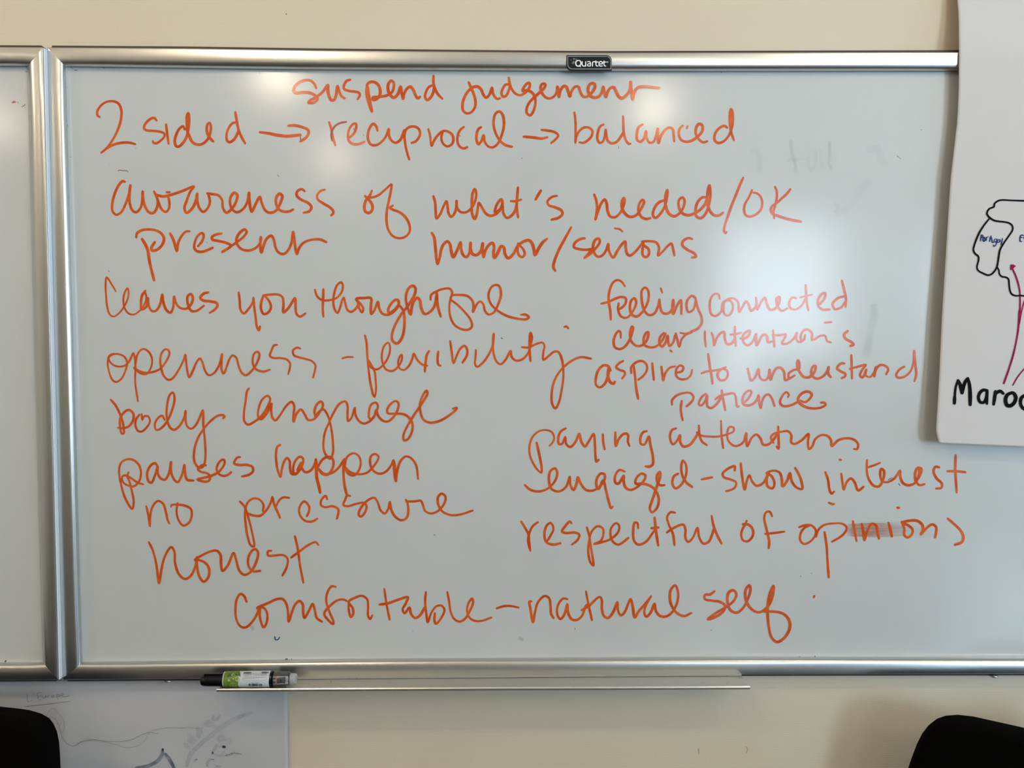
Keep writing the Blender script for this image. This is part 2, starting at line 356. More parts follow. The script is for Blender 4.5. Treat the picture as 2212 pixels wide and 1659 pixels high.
# ------------------------------------------------------------ pen strokes, read off as points (crop origin and scale after @, then width and points)
WORDS = '''
@ 190 150 4.424
# 2
24 112 455 92 440 88 405 115 355 165 315 235 303 290 325 318 385 320 440 305 520 265 620 205 720 165 765 128 795
25 165 765 210 735 280 708 360 698 410 702 452 714
# sided
24 655 488 640 468 620 463 580 485 545 525 535 562 560 582 620 587 690 595 728 612 730 640 700 675 655 705 625 700 620 685
23 746 525 755 600 770 710
26 925 575 908 543 875 565 845 620 830 680 840 730 865 738 905 705 940 650 958 580 968 500 965 440 958 418 945 450 945 520 950 590 970 640 1000 695 1050 718 1100 708 1145 665 1170 600 1175 545 1162 510 1143 525 1135 580 1150 630 1175 665 1198 688
26 1412 505 1380 515 1345 560 1325 620 1330 680 1355 695 1395 670 1425 620 1440 575
25 1408 408 1420 480 1440 580 1470 650 1503 708
# arrow
30 1642 600 1720 610 1820 630 1910 638 2030 625
27 1915 538 1975 535 2050 552 2105 580 2108 610 2085 650 2030 688
@ 620 150 4.424
# suspend
28 278 178 262 140 225 108 175 103 115 125 75 165 62 205 85 225 150 220 220 225 270 250 290 275 280 300 245 320 205 318 215 300 270 270 340 215 390 150 390 190 400 250 425 295 450 290 470 240 482 160 500 210 520 255 550 275
25 605 98 570 110 545 150 545 185 590 205 650 212 690 225 695 250 675 285
28 765 160 760 220 775 300 810 400 800 340 785 260 772 180 765 150 790 122 830 120 870 145 890 195 885 250 850 285 820 290 820 268 870 262 950 250 1000 220 1020 170 1018 125 995 108 970 135 965 190 985 240 1020 270 1060 235 1085 165 1095 220 1110 280 1120 230 1150 180 1180 165 1210 200 1230 250 1250 275 1270 262
27 1398 150 1360 165 1330 210 1320 265 1340 292 1375 265 1400 210 1405 160
27 1400 62 1400 130 1415 185 1445 240 1485 280
# reciprocal
23 402 505 420 560 435 630 450 690 462 725
25 600 650 640 610 660 560 658 520 635 520 600 560 583 620 590 680 630 712 690 712 740 692
25 865 585 850 540 825 520 795 550 775 610 775 670 800 715 845 725 900 695 945 640 972 570 975 630 1000 680 1040 700 1085 670 1120 580
26 1120 580 1122 640 1135 740 1155 820 1168 860
24 1122 640 1135 580 1170 550 1215 545 1255 565 1272 605 1260 650 1225 690 1190 702
24 1350 570 1365 620 1382 730 1400 690 1440 630 1490 590 1530 590 1575 620 1590 665 1575 715 1530 735 1490 705 1475 650 1490 595
@ 960 150 4.424
26 185 550 150 580 128 630 125 690 145 735 185 755 218 742
25 350 552 325 570 308 620 308 680 325 715 350 690 375 630 385 690 420 735 460 745 510 710 550 620 570 520 555 430 525 402 490 420 470 490 475 560 500 630 540 690 590 725 645 738
# arrow
28 757 642 850 650 930 660 983 648
26 928 577 990 585 1050 598 1088 630 1060 670 1020 703
# judgement
27 232 125 255 175 285 250 297 310 290 365 255 410 215 420 180 395 172 340 190 270 230 205 280 168 320 165 350 190 375 245 400 270 430 240 455 175 465 230 490 270 510 282 530 275
25 615 145 585 145 560 180 545 225 560 260 590 250 615 200 628 150
26 615 78 625 140 645 190 685 235 730 245 780 215 815 165 812 130 790 135 760 170 748 205 790 200 830 215 862 255 870 320 850 400 820 438 790 420 785 380 810 320 850 275 910 220 955 175 965 145 945 135 925 150 920 190 940 235 975 270 1015 275 1055 250 1075 210 1080 165 1092 215 1095 262 1110 200 1140 160 1165 165 1185 215 1200 258 1215 210 1250 165 1280 165 1300 215 1330 260 1370 255 1415 215 1440 165 1430 135 1400 135 1378 165 1375 210 1400 255 1440 268 1480 255 1505 215 1518 165 1530 215 1545 262 1560 215 1590 175 1620 170 1640 205 1665 255 1695 275 1735 250 1775 190 1782 118 1785 170 1802 288 1810 240 1825 200 1855 170 1920 163 1990 170 2052 177
@ 1200 200 4.424
# balanced
23 180 190 190 260 192 360 190 480 200 420 230 365 270 335 320 335 352 365 345 415 310 455 265 480 230 475
25 458 305 425 325 405 380 400 440 420 480 450 470 470 420 480 355 485 400 500 460 540 485 585 470 625 420 648 380
24 645 225 648 300 652 380 670 450 700 490 715 488
26 832 305 795 330 778 390 780 450 810 470 845 440 865 370 870 430 900 480 940 465 965 400 977 345 980 420 985 480 1000 430 1040 365 1085 335 1120 350 1130 410 1135 465
27 1215 315 1185 350 1180 410 1205 455 1255 470 1310 455 1365 415 1405 360 1400 310 1370 300 1345 335 1340 390 1365 440 1410 475 1450 465
24 1262 320 1254 342
25 1640 335 1615 318 1565 340 1525 395 1520 450 1550 480 1600 470 1650 420 1685 340 1695 240 1690 180 1678 158 1668 200 1670 300 1680 380 1705 455
@ 230 360 4.424
# awareness
25 175 145 155 138 115 180 75 270 55 360 60 430 95 460 140 435 185 350 220 240 228 180 218 280 225 360 250 420 285 435 325 395 342 310 345 238 350 310 365 370 400 430 440 445 475 410 490 340 480 300
26 455 238 480 290 500 350 530 410 570 432 598 395 598 320 585 275
26 480 270 540 285 620 268 720 235 835 190 800 240 765 330 745 400 765 440 810 410 850 340 867 258 868 320 885 390 925 432 965 400 988 340 975 265
26 575 245 605 245
26 962 255 1010 262 1070 275 1105 320 1112 390 1145 440 1200 400 1240 330 1250 270 1220 250 1190 285 1180 340 1200 405 1245 435 1300 410 1345 340 1362 250 1365 320 1388 430 1420 370 1465 288 1485 350 1520 420 1565 440 1620 420 1665 340 1680 280 1655 258 1625 290 1620 350 1645 405 1700 430 1750 425 1785 408
26 1895 235 1865 215 1825 235 1818 275 1860 315 1925 345 1958 385 1940 425 1885 440
25 2085 220 2050 230 2015 270 2018 310 2070 350 2130 385 2165 420 2165 450 2148 465
# present
27 285 675 290 640 330 610 400 600 475 610 530 645 550 690 530 750 480 795 435 800 430 775 462 720
30 340 692 370 740 395 800 410 900 430 990 455 1085
26 608 638 640 700 673 805 685 730 720 660 760 620 795 618
26 875 760 915 710 928 650 910 635 870 665 845 720 840 780 870 810 920 812 970 795 1015 775
25 1100 640 1060 645 1010 670 1010 695 1070 710 1150 730 1190 755 1150 790 1105 815 1160 780 1240 725 1310 670 1340 620 1320 600 1280 625 1245 680 1245 730 1280 780 1330 800 1390 795 1450 755 1480 690 1475 672 1470 720 1480 820 1500 760 1530 690 1575 660 1600 700 1615 770 1640 815 1690 835 1735 800 1770 720 1783 625 1795 700 1820 835 1840 780 1880 730 1950 700 2040 695 2100 720
@ 770 370 4.424
# of
27 148 185 125 235 90 280 75 340 85 385 120 398 150 370 150 320 125 280 90 245 82 235
24 90 245 150 250 215 225 280 170 335 125 330 180 310 280 290 380 288 480 305 560 350 620 415 640 475 620 510 570 505 510 470 440 410 390 350 368 320 348 347 328
# what's
25 735 238 752 300 757 380 765 450 800 410 830 340 860 285 870 330 880 400 905 435 935 405 955 345 957 285 962 350 1000 390 1050 390 1100 350 1135 280 1145 210 1130 170 1110 210 1103 300 1105 400 1130 455 1150 410 1160 350 1170 300 1200 345 1235 400 1280 425 1330 410 1370 370 1395 310 1385 268 1355 295 1330 350 1325 390 1370 365 1395 330 1405 400 1440 445 1485 420 1520 370 1535 300
27 1543 155 1538 220 1532 300 1535 370 1545 440
24 1475 285 1520 285 1575 270
28 1762 185 1740 220 1712 270
26 1915 235 1870 245 1825 290 1840 325 1900 345 1960 375 1968 410 1930 445 1865 462
# humor
28 720 590 742 630 752 700 760 790 775 885 795 830 810 750 835 695 870 670 895 700 905 760 925 820 960 760 995 680 1000 740 1020 800 1050 820 1080 780 1090 685 1090 740 1110 790 1150 800 1190 760 1207 690 1205 750 1215 820 1235 750 1270 700 1300 685 1315 720 1310 780 1320 825 1350 780 1385 715 1410 730 1420 790 1450 830 1500 790 1545 710 1600 670 1650 660 1680 690 1695 740 1708 800 1740 740 1780 680 1822 645
24 1545 690 1540 760 1555 805 1585 820 1608 790 1590 740 1550 700
# slash
27 2052 535 2000 630 1940 740 1895 850 1882 920 1900 950
@ 1180 370 4.424
# serious
25 368 640 320 650 270 690 265 725 320 745 390 750 430 745 400 790 365 828 420 790 470 740 510 680 505 645 475 650 450 700 455 770 490 815 535 805 575 750 592 695 600 760 640 825 680 760 730 690 755 672 760 730 775 790 800 805 850 770 915 690
25 920 680 935 710 975 740 982 790 955 820 925 805 920 750 930 690
24 915 672 980 668 1050 680 1078 730 1068 805 1110 770 1165 710 1195 690 1212 740 1225 805
26 1395 648 1360 638 1310 665 1300 705 1350 750 1415 785 1430 815 1392 825
20 655 545 700 553 728 575
# needed
26 458 222 478 280 485 350 470 460 495 380 530 300 560 270 578 310 585 370 610 430 655 440 700 405 735 340 750 270 740 255 722 290 722 340 750 400 800 435 860 420 905 360 935 290 920 272 895 300 880 360 905 430 950 455 995 448
26 1120 280 1080 295 1035 350 1020 420 1045 445 1095 400 1135 330 1155 240 1157 180 1138 240 1140 320 1170 400 1220 430 1275 400 1315 330 1320 270 1300 250 1270 275 1268 340 1300 400 1360 420 1420 400 1480 360 1525 300 1545 220 1560 150
26 1525 250 1495 248 1450 290 1428 360 1435 430 1475 448 1520 410 1555 320 1570 220 1560 135 1545 180 1540 290 1565 380 1610 422 1655 420 1690 395
@ 1530 360 8.848
# slash
50 668 210 600 360 520 560 440 760 370 960 310 1150 305 1240 330 1270 350 1250
# ok
46 838 445 780 580 700 720 685 850 720 930 800 955 900 920 990 840 1030 740 1025 640 990 560 930 510 855 495
46 1275 385 1310 470 1310 580 1290 700 1250 850 1255 920 1260 990
52 1568 430 1500 520 1400 610 1300 700 1220 760 1195 820 1230 900 1330 940 1480 990 1600 1020 1770 1050
@ 210 590 4.424
# leaves
18 178 175 140 110 90 40 80 120 85 220 95 320 120 395 155 415 200 390 250 330 290 250 300 180 290 145 265 180 250 250 260 330 300 385 350 395 410 355 450 300 470 230 455 175
24 460 168 430 210 418 280 425 345 470 320 485 240 490 300 520 360 560 360 600 300 622 205 630 270 660 350 700 378 725 330 735 225 750 280 790 330 850 340 895 300 915 240 895 200 865 220 865 290 900 360 950 360 1020 310
26 1060 185 1020 195 985 235 1010 260 1080 270 1140 285 1150 310 1120 350 1075 380
# you
23 1352 185 1362 270 1370 350 1400 385 1440 350 1485 280 1493 235 1500 320 1515 430 1525 510 1545 545 1556 510
24 1590 210 1570 270 1565 340 1590 390 1630 380 1660 330 1645 270 1600 215
25 1595 212 1660 205 1730 205 1770 230 1780 290 1780 375 1830 330 1890 240 1895 300 1905 390 1940 415 1990 385
@ 660 590 4.424
# thoughtful
22 90 158 110 220 160 258 230 258 300 235 350 170 355 110 340 88 305 110 275 190 265 280 280 350 305 380 330 330 350 260 365 235 378 280 400 350 435 370 480 340 510 290
26 170 155 168 240 165 340 170 415
25 500 270 510 330 540 375 552 340 530 300 490 260 485 245 560 238 625 240 625 310 628 390 660 350 692 275 705 340 740 390 800 395 860 350 890 300 885 260 860 255 820 290 790 350 800 380 850 350 890 310 930 350 945 430 940 550 915 630 875 672 835 650 825 600 850 510 910 400 980 310 1045 200 1050 140 1025 120 985 145 960 220 970 310 1005 395 1015 330 1040 260 1070 235 1095 265 1105 330 1140 390 1190 370 1235 310 1255 190
22 1195 255 1200 210 1250 175 1320 150 1380 150 1400 180 1395 220 1378 280 1380 400 1420 490 1490 535 1555 540 1590 510 1580 450 1520 370 1450 300 1385 245 1400 215 1480 208 1550 220 1595 265 1605 320 1600 370 1635 300 1670 270 1700 300 1715 360 1750 395 1800 375 1840 300 1868 210 1855 130 1825 112 1780 130 1748 210 1770 290 1840 360 1930 410 2030 435 2110 440 2135 420 2100 395 2060 398
26 1255 190 1260 290 1275 360 1292 415
# hyphen
22 350 815 400 802 452 802
# flexibility
22 568 595 582 660 590 780 600 900 620 1050 632 1106 645 1160 660 1182
20 600 830 630 880 660 940 670 1020 674 1106 668 1160 660 1182
20 598 850 620 895 680 920 740 880 795 790 808 710 792 665 755 690 730 770 735 850 770 920 830 935 880 900 920 830 920 780 905 790 885 850 900 910 940 925 985 890 1020 820 1035 770 1070 830 1120 875 1165 885
25 1180 745 1160 780 1148 850 1140 940
24 1268 750 1262 820 1270 875 1290 885
23 1382 650 1395 740 1415 860 1440 800 1480 720 1520 695 1545 730 1540 790 1500 855
22 1628 735 1625 800 1620 870 1640 895 1700 850 1760 760 1790 690 1798 580 1790 660 1800 780 1830 850 1865 870 1910 830 1960 745 1970 800 2010 835 2070 825 2130 760 2155 680 2165 610 2150 570 2142 630 2142 720 2150 840
@ 880 690 4.424
22 1092 265 1160 268 1220 240 1290 222 1310 250 1300 310 1300 385 1350 350 1400 310 1440 310 1470 360 1488 450 1490 560 1470 700 1445 800 1415 850 1385 810 1380 700 1400 600 1440 520 1500 450 1580 390 1660 360 1755 375
22 1500 72 1520 68 1538 85
@ 1270 590 3.687
# feeling
20 295 105 270 70 235 55 200 75 170 150 165 220 178 300 182 370
20 105 243 160 230 215 205 265 190 300 200 300 240 270 275 240 290
20 245 240 240 290 265 345 310 355 360 300 385 230 370 200 345 220 335 280 350 330 390 345 440 300 480 220 480 140 455 115 430 140 430 220 450 300 490 335 530 320 560 260 570 210 575 260 595 315 640 320 680 270 680 215 675 270 680 325 710 260 740 215 745 260 745 325
20 848 195 830 180 795 210 785 260 800 310 840 290 860 220 865 240 880 290 905 350 905 400 870 445 820 465
17 580 120 592 155
# connected
19 1050 205 1040 170 1010 165 980 200 970 270 985 330 1020 340 1065 300 1075 240 1110 215 1145 230 1155 280 1125 335 1090 330 1080 280 1085 240
19 1080 240 1110 210 1155 200 1195 230 1205 310 1230 270 1260 225 1280 250 1300 300 1340 260 1340 195 1345 260 1350 290 1380 230 1410 195 1425 240 1450 290 1490 285 1525 230 1525 190 1505 200 1510 260 1545 300 1590 280
19 1660 200 1630 195 1605 230 1610 275 1650 290 1700 260 1735 200
20 1735 95 1740 180 1745 240 1755 295
14 1690 195 1740 180 1785 172
21 1850 245 1885 200 1890 160 1865 165 1835 210 1835 260 1870 290 1925 290
21 2040 185 1990 200 1950 245 1965 285 2015 275 2050 225
21 2022 60 2040 130 2055 200 2052 270
# clear
20 262 515 258 470 245 460 220 490 205 540 215 590 255 605 300 580 345 500 360 430 350 425 335 480 345 540 390 580 440 570 475 520 480 470 465 475 445 520 450 570 490 590 540 585 590 540 620 480
20 605 475 575 510 570 560 590 585 620 550 635 500 640 550 650 580 680 550 692 495
20 700 480 712 530 728 585 745 530 780 490 830 470
15 735 475 775 482 820 470
# intentions
20 932 465 932 530 940 585
20 985 475 1000 520 1005 575 1025 520 1055 480 1085 470 1090 520 1110 565 1145 560 1170 520
20 1172 425 1170 500 1178 578
20 1135 490 1180 485 1220 475
20 1215 520 1250 520 1285 490 1290 460 1265 465 1235 500 1240 550 1270 575 1310 550 1340 485 1340 540 1345 575 1370 530 1400 490 1425 500 1435 550 1465 545
20 1475 455 1480 520 1485 585
18 1470 495 1520 495 1575 490 1565 520 1545 560 1590 560 1640 520 1665 475 1660 520 1680 550 1720 530 1730 490
18 1700 550 1695 500 1720 455 1755 450 1785 480 1785 530 1810 525 1850 500 1890 500 1905 540 1935 552
22 2070 460 2040 490 2050 520 2100 550 2115 570 2090 580
17 1885 395 1940 390
# aspire
22 180 775 160 740 125 735 85 770 65 830 65 890 95 910 135 880 165 800 165 760 160 820 180 870 205 880 215 865
20 280 700 245 720 225 750 250 770 290 785 295 805 272 840
20 345 795 345 750 385 710 430 700 465 725 470 770 440 820 400 850
22 365 740 375 820 385 920 400 1000
22 512 718 525 850
19 585 745 592 800 600 855 615 800 650 755 695 742
18 700 795 750 780 760 750 735 735 705 765 705 820 740 845 790 840 820 810 830 770
17 655 615 668 625
# to
20 958 645 970 740 985 820 992 880
18 905 798 940 785 1010 775 1060 765 1100 750
20 1095 750 1050 775 1032 810 1050 850 1090 850 1115 810 1105 775 1080 765
@ 210 590 4.424
# openness
19 158 768 115 790 100 850 110 930 145 1020 180 1040 230 1010 270 930 285 850 260 800 210 775 160 775 115 800 112 830 150 875 210 893 270 880 310 835 345 765 360 820 365 920 362 1020 370 1106 385 1196 388 1225
20 365 870 380 790 410 740 445 725 490 750 522 810 522 870 500 930 470 965 420 960 370 925 352 905 400 935 460 952 530 945 600 915 660 840 690 770 680 735 650 728 620 755 602 820 610 900 635 980 680 1020 720 1005 780 920 825 830 842 780 850 850 862 940 880 995 915 930 950 850 980 815 1005 850 1030 930 1065 975 1110 960 1165 880 1193 775 1188 850 1190 930 1208 960 1235 900 1265 820 1295 785 1330 810 1350 880 1380 950 1420 975 1470 940 1530 850 1550 770 1530 750 1500 770 1485 830 1495 890 1530 925 1590 940 1650 922
20 1720 685 1690 690 1665 740 1650 790 1680 810 1750 812 1810 825 1842 860 1840 910 1825 965
21 1940 720 1910 712 1870 740 1880 785 1930 805 1990 820 2050 840 2085 880 2080 930 2062 998
@ 1270 590 3.687
# +feeling
20 830 180 850 190 862 225
@ 1590 750 4.424
# understand
24 112 205 125 260 145 318 180 290 215 210 220 260 240 305 280 315 310 280 320 215 330 310 350 260 390 200 430 200 460 240 470 315 510 300 560 270
25 500 290 505 250 560 215 600 210 605 150 592 125 585 180 610 240 650 285 700 285 750 235 760 180 740 180 720 220 725 270 770 300 830 280 870 230 885 190 880 250 905 285
24 1035 155 1005 155 965 200 1000 230 1045 255 1040 280 1010 295
24 1102 75 1105 180 1108 300
22 1085 208 1150 190 1240 170 1210 210 1185 270 1210 290 1245 215 1240 270 1280 285 1320 240 1335 190 1322 280 1340 210 1380 170 1430 180 1455 210 1435 260
23 1608 185 1560 215 1530 265 1545 290 1600 285 1660 240 1695 150 1702 35 1712 150 1722 260 1705 325
@ 1420 820 5.53
# patience
30 175 300 175 250 230 190 320 160 390 160 430 200 420 250 350 320
32 292 255 280 330 285 400 302 485
30 578 170 530 210 495 290 520 310 570 260 595 190 592 270 600 320 640 340 690 310 740 250 765 190
30 768 130 785 230 812 365
29 692 235 750 195 830 175 910 165 935 200 945 280 955 325 975 318
30 1040 275 1090 220 1125 150 1110 130 1060 150 1020 220 1025 290 1080 310 1150 285 1200 220 1208 190 1215 260 1235 340 1250 260 1290 190 1330 180 1370 230 1400 315
30 1560 210 1570 180 1540 150 1490 200 1465 270 1490 310 1540 318 1610 300 1680 265
32 1710 250 1760 270 1810 240 1845 180 1820 150 1770 145 1710 180 1680 240 1710 290 1780 330 1860 345 1950 335 2010 300 1995 275 1955 275
@ 220 760 4.424
# body
23 85 458 130 510 175 600 205 700 208 780 190 780 175 720 175 640 210 580 260 555 300 590 300 650 260 710 200 730 155 725
21 360 600 330 640 320 700 345 755 380 762 430 720 460 660 440 615 400 620 388 648 380 595
22 600 650 575 610 530 640 505 700 520 745 560 735 620 670 670 560 695 450 680 390 650 410 625 500 620 620 650 720 690 745 740 710 790 620 800 565 800 650 815 710 850 735 890 710 930 640 965 560 970 700 985 850 990 1000 975 1085 950 1106 925 1106 885 1050 885 930 920 820 970 740 1040 660 1110 610 1160 605 1172 620 1158 635
@ 510 820 4.424
# language
23 122 85 105 110 90 210 75 320 80 400 115 430 170 405 240 350 300 260 325 180 300 155 250 190 215 280 210 350 235 380 280 340 320 270 338 230 335 300 350 370 375 390 420 340 480 250 530 212 555 250 550 330 550 400 575 330 620 285 655 330 690 385 740 380 800 310 830 240 810 210 770 240 750 300 755 345
22 755 355 800 300 835 285 870 330 895 400 915 500 925 600 925 700 900 755 870 735 840 680 835 600 850 500 885 420 930 320 990 230 1045 210 1065 250 1065 330 1070 395 1100 370 1135 270 1140 330 1170 390 1220 420 1280 395 1330 330 1355 250 1335 220 1290 240 1270 310 1275 370 1310 370 1340 290 1355 340 1400 390 1450 400 1510 350 1550 270 1550 220 1525 205 1480 230 1445 285 1450 320 1520 325 1600 330 1650 360 1685 420 1680 500 1640 570 1605 580 1600 530 1640 440 1700 340 1780 220 1830 130 1820 105 1790 140 1760 220 1760 300 1790 380 1850 410 1930 400 2010 360 2100 290 2110 270 2072 278
@ 230 950 4.424
# pauses
21 350 425 300 410 240 370 175 340 150 355 155 400 200 435 260 445 310 400 330 320 310 240 250 190 190 188 140 220 120 300 140 430 180 560 245 660 260 600 245 500 220 400 200 350 210 310
24 490 255 465 225 435 235 400 280 388 340 405 400 430 410 460 350 490 255 490 320 520 370 560 380 600 310 616 215 615 290 640 370 680 405 720 340 745 240 750 310 770 380 830 390
24 950 245 920 240 875 280 900 305 960 320 990 345 980 390 940 400 870 380 920 365 1000 345 1080 300 1130 220 1120 190 1090 200 1055 260 1060 310 1110 345 1160 335 1190 310
24 1280 165 1250 170 1220 225 1260 240 1340 240 1395 260 1400 300 1360 335 1295 350
@ 560 960 4.424
# happen
24 200 5 175 20 160 90 165 180 180 260 203 310 215 240 240 160 265 130 290 160 295 230 310 280 345 285 390 240 420 170 415 130 390 118 350 150 325 220 335 280 370 265 400 175 405 220 440 265 490 250 530 190 540 140
32 390 190 370 250 400 230
30 540 145 545 200 550 320 570 400 582 460
24 545 250 600 150 650 120 695 130 710 180 690 250 650 290 600 280 570 235 620 280 700 270 760 220 810 145
27 815 140 805 220 810 350 825 440 840 490
22 815 220 840 120 900 85 950 110 970 180 945 260 900 298 850 280 820 220 870 265 950 285 1030 270 1100 200 1140 120 1110 92 1070 110 1060 180 1090 250 1150 280 1210 260 1260 200 1282 150 1285 220 1305 350 1320 250 1350 160 1400 115 1450 130 1500 200 1518 330
30 1285 160 1300 260 1306 350
@ 230 950 4.424
# no
22 380 635 400 720 415 825 420 720 440 640 490 585 540 610 570 700 585 770 602 802
22 680 605 670 690 690 770 735 820 790 790 815 720 805 660 750 630 680 620 620 625 618 640
# pressure
22 1275 590 1320 640 1360 760 1390 880 1410 1020 1380 1010 1350 930 1330 800 1325 680 1350 600 1400 562 1460 570 1500 620 1495 680
24 1340 700 1400 722 1470 725 1530 670 1570 600 1585 545 1600 610 1635 690 1658 745
21 1620 640 1650 580 1690 550 1745 555
@ 560 960 4.424
23 455 685 475 640 475 590 430 545 400 570 380 630 400 695 450 735 510 735 555 710
23 650 525 635 492 595 530 590 580 630 600 700 590 755 620 755 660 742 710
23 868 492 840 490 820 530 805 580 850 590 920 570 1000 558 1025 590 1010 650 970 690 950 670 970 610 1030 540 1100 510 1135 560 1160 630 1200 660 1235 610 1248 550 1260 620 1300 690 1360 725 1410 700 1425 630 1410 540 1400 528
23 1405 545 1480 545 1545 540 1565 580 1585 635 1640 660 1710 635 1770 560 1780 500 1745 470 1710 500 1710 570 1750 640 1830 675 1920 670 2040 632
@ 300 1140 4.424
# honest
24 95 138 130 210 165 340 193 530 215 400 250 270 310 185 340 230 345 330 380 440 440 490 495 460 540 370 555 280 555 350 575 460 620 515 665 470 670 390 640 340 580 310 535 308 600 265 690 225 745 220 780 260 785 350 800 412 850 360 905 240 930 310 960 410 1010 450 1070 420 1120 330 1140 240 1115 205 1080 220 1045 290 1050 370 1090 415 1160 412
23 1265 220 1235 225 1235 265 1300 265 1380 262 1420 295 1415 370 1372 458
24 1492 82 1520 210 1540 360 1572 525
24 1455 285 1530 230 1620 165 1690 138 1715 165
@ 490 1240 4.424
# comfortable
24 188 265 165 210 130 190 95 240 82 330 90 430 130 500 180 510 240 460 290 380 315 320 315 400 330 470 350 510 375 480 388 400 375 350 345 320 290 325 400 275 480 240 535 240 570 290 585 370 590 455 620 370 655 290 695 258 725 290 730 370 742 420 785 350 820 285 840 340 860 420 908 455
23 1040 122 1000 118 960 180 950 260 980 360 1020 460 1015 478 960 430 930 380 980 310 1060 250 1120 245 1150 260
23 1165 270 1165 340 1185 410 1205 390 1205 330 1165 265 1230 225 1290 208 1340 240 1350 310 1350 400 1370 430 1390 395
23 1505 142 1525 280 1555 435
25 1460 292 1540 280 1640 245 1730 222 1710 280 1680 340 1700 375 1745 320 1760 380 1800 420 1850 390 1890 320
22 1902 172 1895 260 1905 370 1920 460 1950 380 2000 310 2050 302 2080 340 2060 400 2000 475 1985 450 1988 375
@ 900 1240 4.424
22 293 172 310 260 325 360 360 430 410 455 460 430 510 350 540 270 530 235 500 270 482 340 500 410 550 445 620 448 715 415
# hyphen
23 765 328 830 308 890 305 975 320
# natural
24 1095 262 1078 262 1085 320 1112 460 1130 370 1160 270 1225 210 1265 230 1280 310 1285 380 1308 420
24 1440 240 1400 235 1350 300 1345 390 1375 430 1410 390 1440 290 1445 360 1480 430 1530 440 1580 400 1620 300 1640 290
23 1618 165 1640 280 1675 440
25 1575 345 1640 310 1750 218 1770 250 1770 330 1790 400 1830 420 1880 360 1918 270 1925 350 1950 395 1985 370 2020 290 2045 240 2065 310 2085 415 2120 360 2190 280 2235 220
@ 1290 1240 4.424
25 515 212 470 290 450 370 470 408 510 370 548 285 560 350 600 400 660 405 720 360 765 270 772 170 745 108 705 150 695 220 710 300 760 370 830 402 900 372
# self
26 1120 165 1080 195 1030 200 1030 240 1100 255 1170 265 1220 300 1210 350 1150 400 1060 432 1140 370 1240 310 1310 250 1330 190 1300 155 1255 180 1245 260 1270 340 1330 370 1390 330 1440 240 1465 150 1455 108 1420 150 1420 240 1460 320 1520 362 1570 360 1640 300 1680 200 1685 115 1655 180 1635 270 1630 380 1640 500 1670 610 1720 650 1790 610 1840 520 1835 440 1780 380 1700 360 1590 360
# dot
26 2075 210 2070 222
@ 1110 900 4.424
# paying
20 215 250 235 330 258 430 265 535 220 500 160 390 148 300 175 200 240 140 310 128 365 150 385 200 375 240 340 280
26 218 250 240 350 262 460 268 530
24 495 112 450 140 425 200 430 260 460 260 492 195 500 260 540 290 590 240 625 165 645 240 680 285 720 230 762 165 775 260 780 370 790 430 810 412
24 850 170 855 250 868 312
24 970 150 975 280 1000 220 1050 165 1090 170 1090 240 1105 280
25 1270 138 1235 150 1210 200 1215 260 1250 265 1290 190 1305 270 1330 390 1325 460 1290 478 1260 475
# engaged
24 105 655 160 700 240 715 320 690 390 620 415 540 395 495 350 520 335 600 360 690 430 715 500 670 535 575 540 650 570 700 600 640 612 580 640 640 690 700 760 705 830 660 870 590 865 550 830 545 795 590 790 660 810 690 855 610 880 700 910 820 930 875 945 860
25 1060 525 1010 510 970 560 970 630 1000 640 1050 565 1050 620 1070 680 1120 700 1190 665 1250 600 1255 560 1220 545 1170 590 1165 640 1230 640 1300 660 1350 700 1385 780 1370 870 1320 915 1300 880 1330 780 1370 660 1400 560 1395 530 1370 560 1370 620 1400 655 1440 655
24 1570 545 1530 570 1515 640 1545 685 1600 650 1645 560 1645 460 1615 420 1600 480 1610 560 1650 630 1705 672
# hyphen
24 1795 600 1895 580
# show
24 2110 515 2110 475 2060 490 1995 545 2010 580 2070 600 2125 630 2110 680 2060 705 2028 712
@ 1490 890 4.424
24 487 490 500 610 525 740 545 660 570 605 595 660 640 705 700 680 740 610 755 580 735 640 745 710 790 730 810 680 780 610 735 585 800 560 860 580 880 640 888 710 930 660 958 585 975 660 1020 720 1075 735 1065 650 1030 570 1008 535
# attention
@ 1110 900 4.424
25 1550 112 1510 130 1492 200 1520 265 1560 230 1588 178 1590 240 1620 285 1680 270 1730 210 1765 150
23 1768 85 1775 180 1800 240 1845 272
20 1748 150 1790 180 1860 190 1950 190 2050 165 2100 140 2100 105 2060 100 2040 150 2050 230 2110 280 2170 265 2212 215
22 1980 40 1985 180 2000 300
@ 1490 890 4.424
25 520 280 540 205 540 260 550 325 590 250 635 215 675 250 700 310 750 310 800 265 845 190
24 845 140 848 240 848 350 830 330
23 800 295 775 240 800 210 870 190 940 185 970 220 970 290 1000 305 1070 270 1135 210 1130 290 1140 355 1170 330 1200 260 1260 220 1320 230 1350 270 1358 325 1420 270 1510 250 1580 270 1610 310 1600 355 1570 352
# interest
24 1295 575 1320 640 1335 740 1355 780 1380 760
24 1448 590 1460 680 1472 740 1500 670 1540 635 1575 670 1610 750 1660 715
24 1694 460 1692 560 1710 640 1760 705 1810 710 1850 640 1855 560 1830 545 1820 600 1840 660 1890 670 1960 630 2010 560 2012 620 2040 680 2090 700 2150 680 2190 600 2195 540
23 1695 530 1760 510 1820 485
24 1432 455 1446 458
@ 1700 970 4.424
25 1240 300 1275 240 1285 190 1250 180 1225 230 1230 300 1265 345 1315 335
26 1455 175 1420 170 1400 210 1430 280 1480 330 1475 370 1425 378
26 1612 60 1608 180 1622 415
26 1535 212 1620 212 1705 222
24 400 513 440 528 450 525
26 1055 560 1070 562
@ 1110 1060 4.424
# respectful
23 70 295 110 360 140 420 145 480 158 575
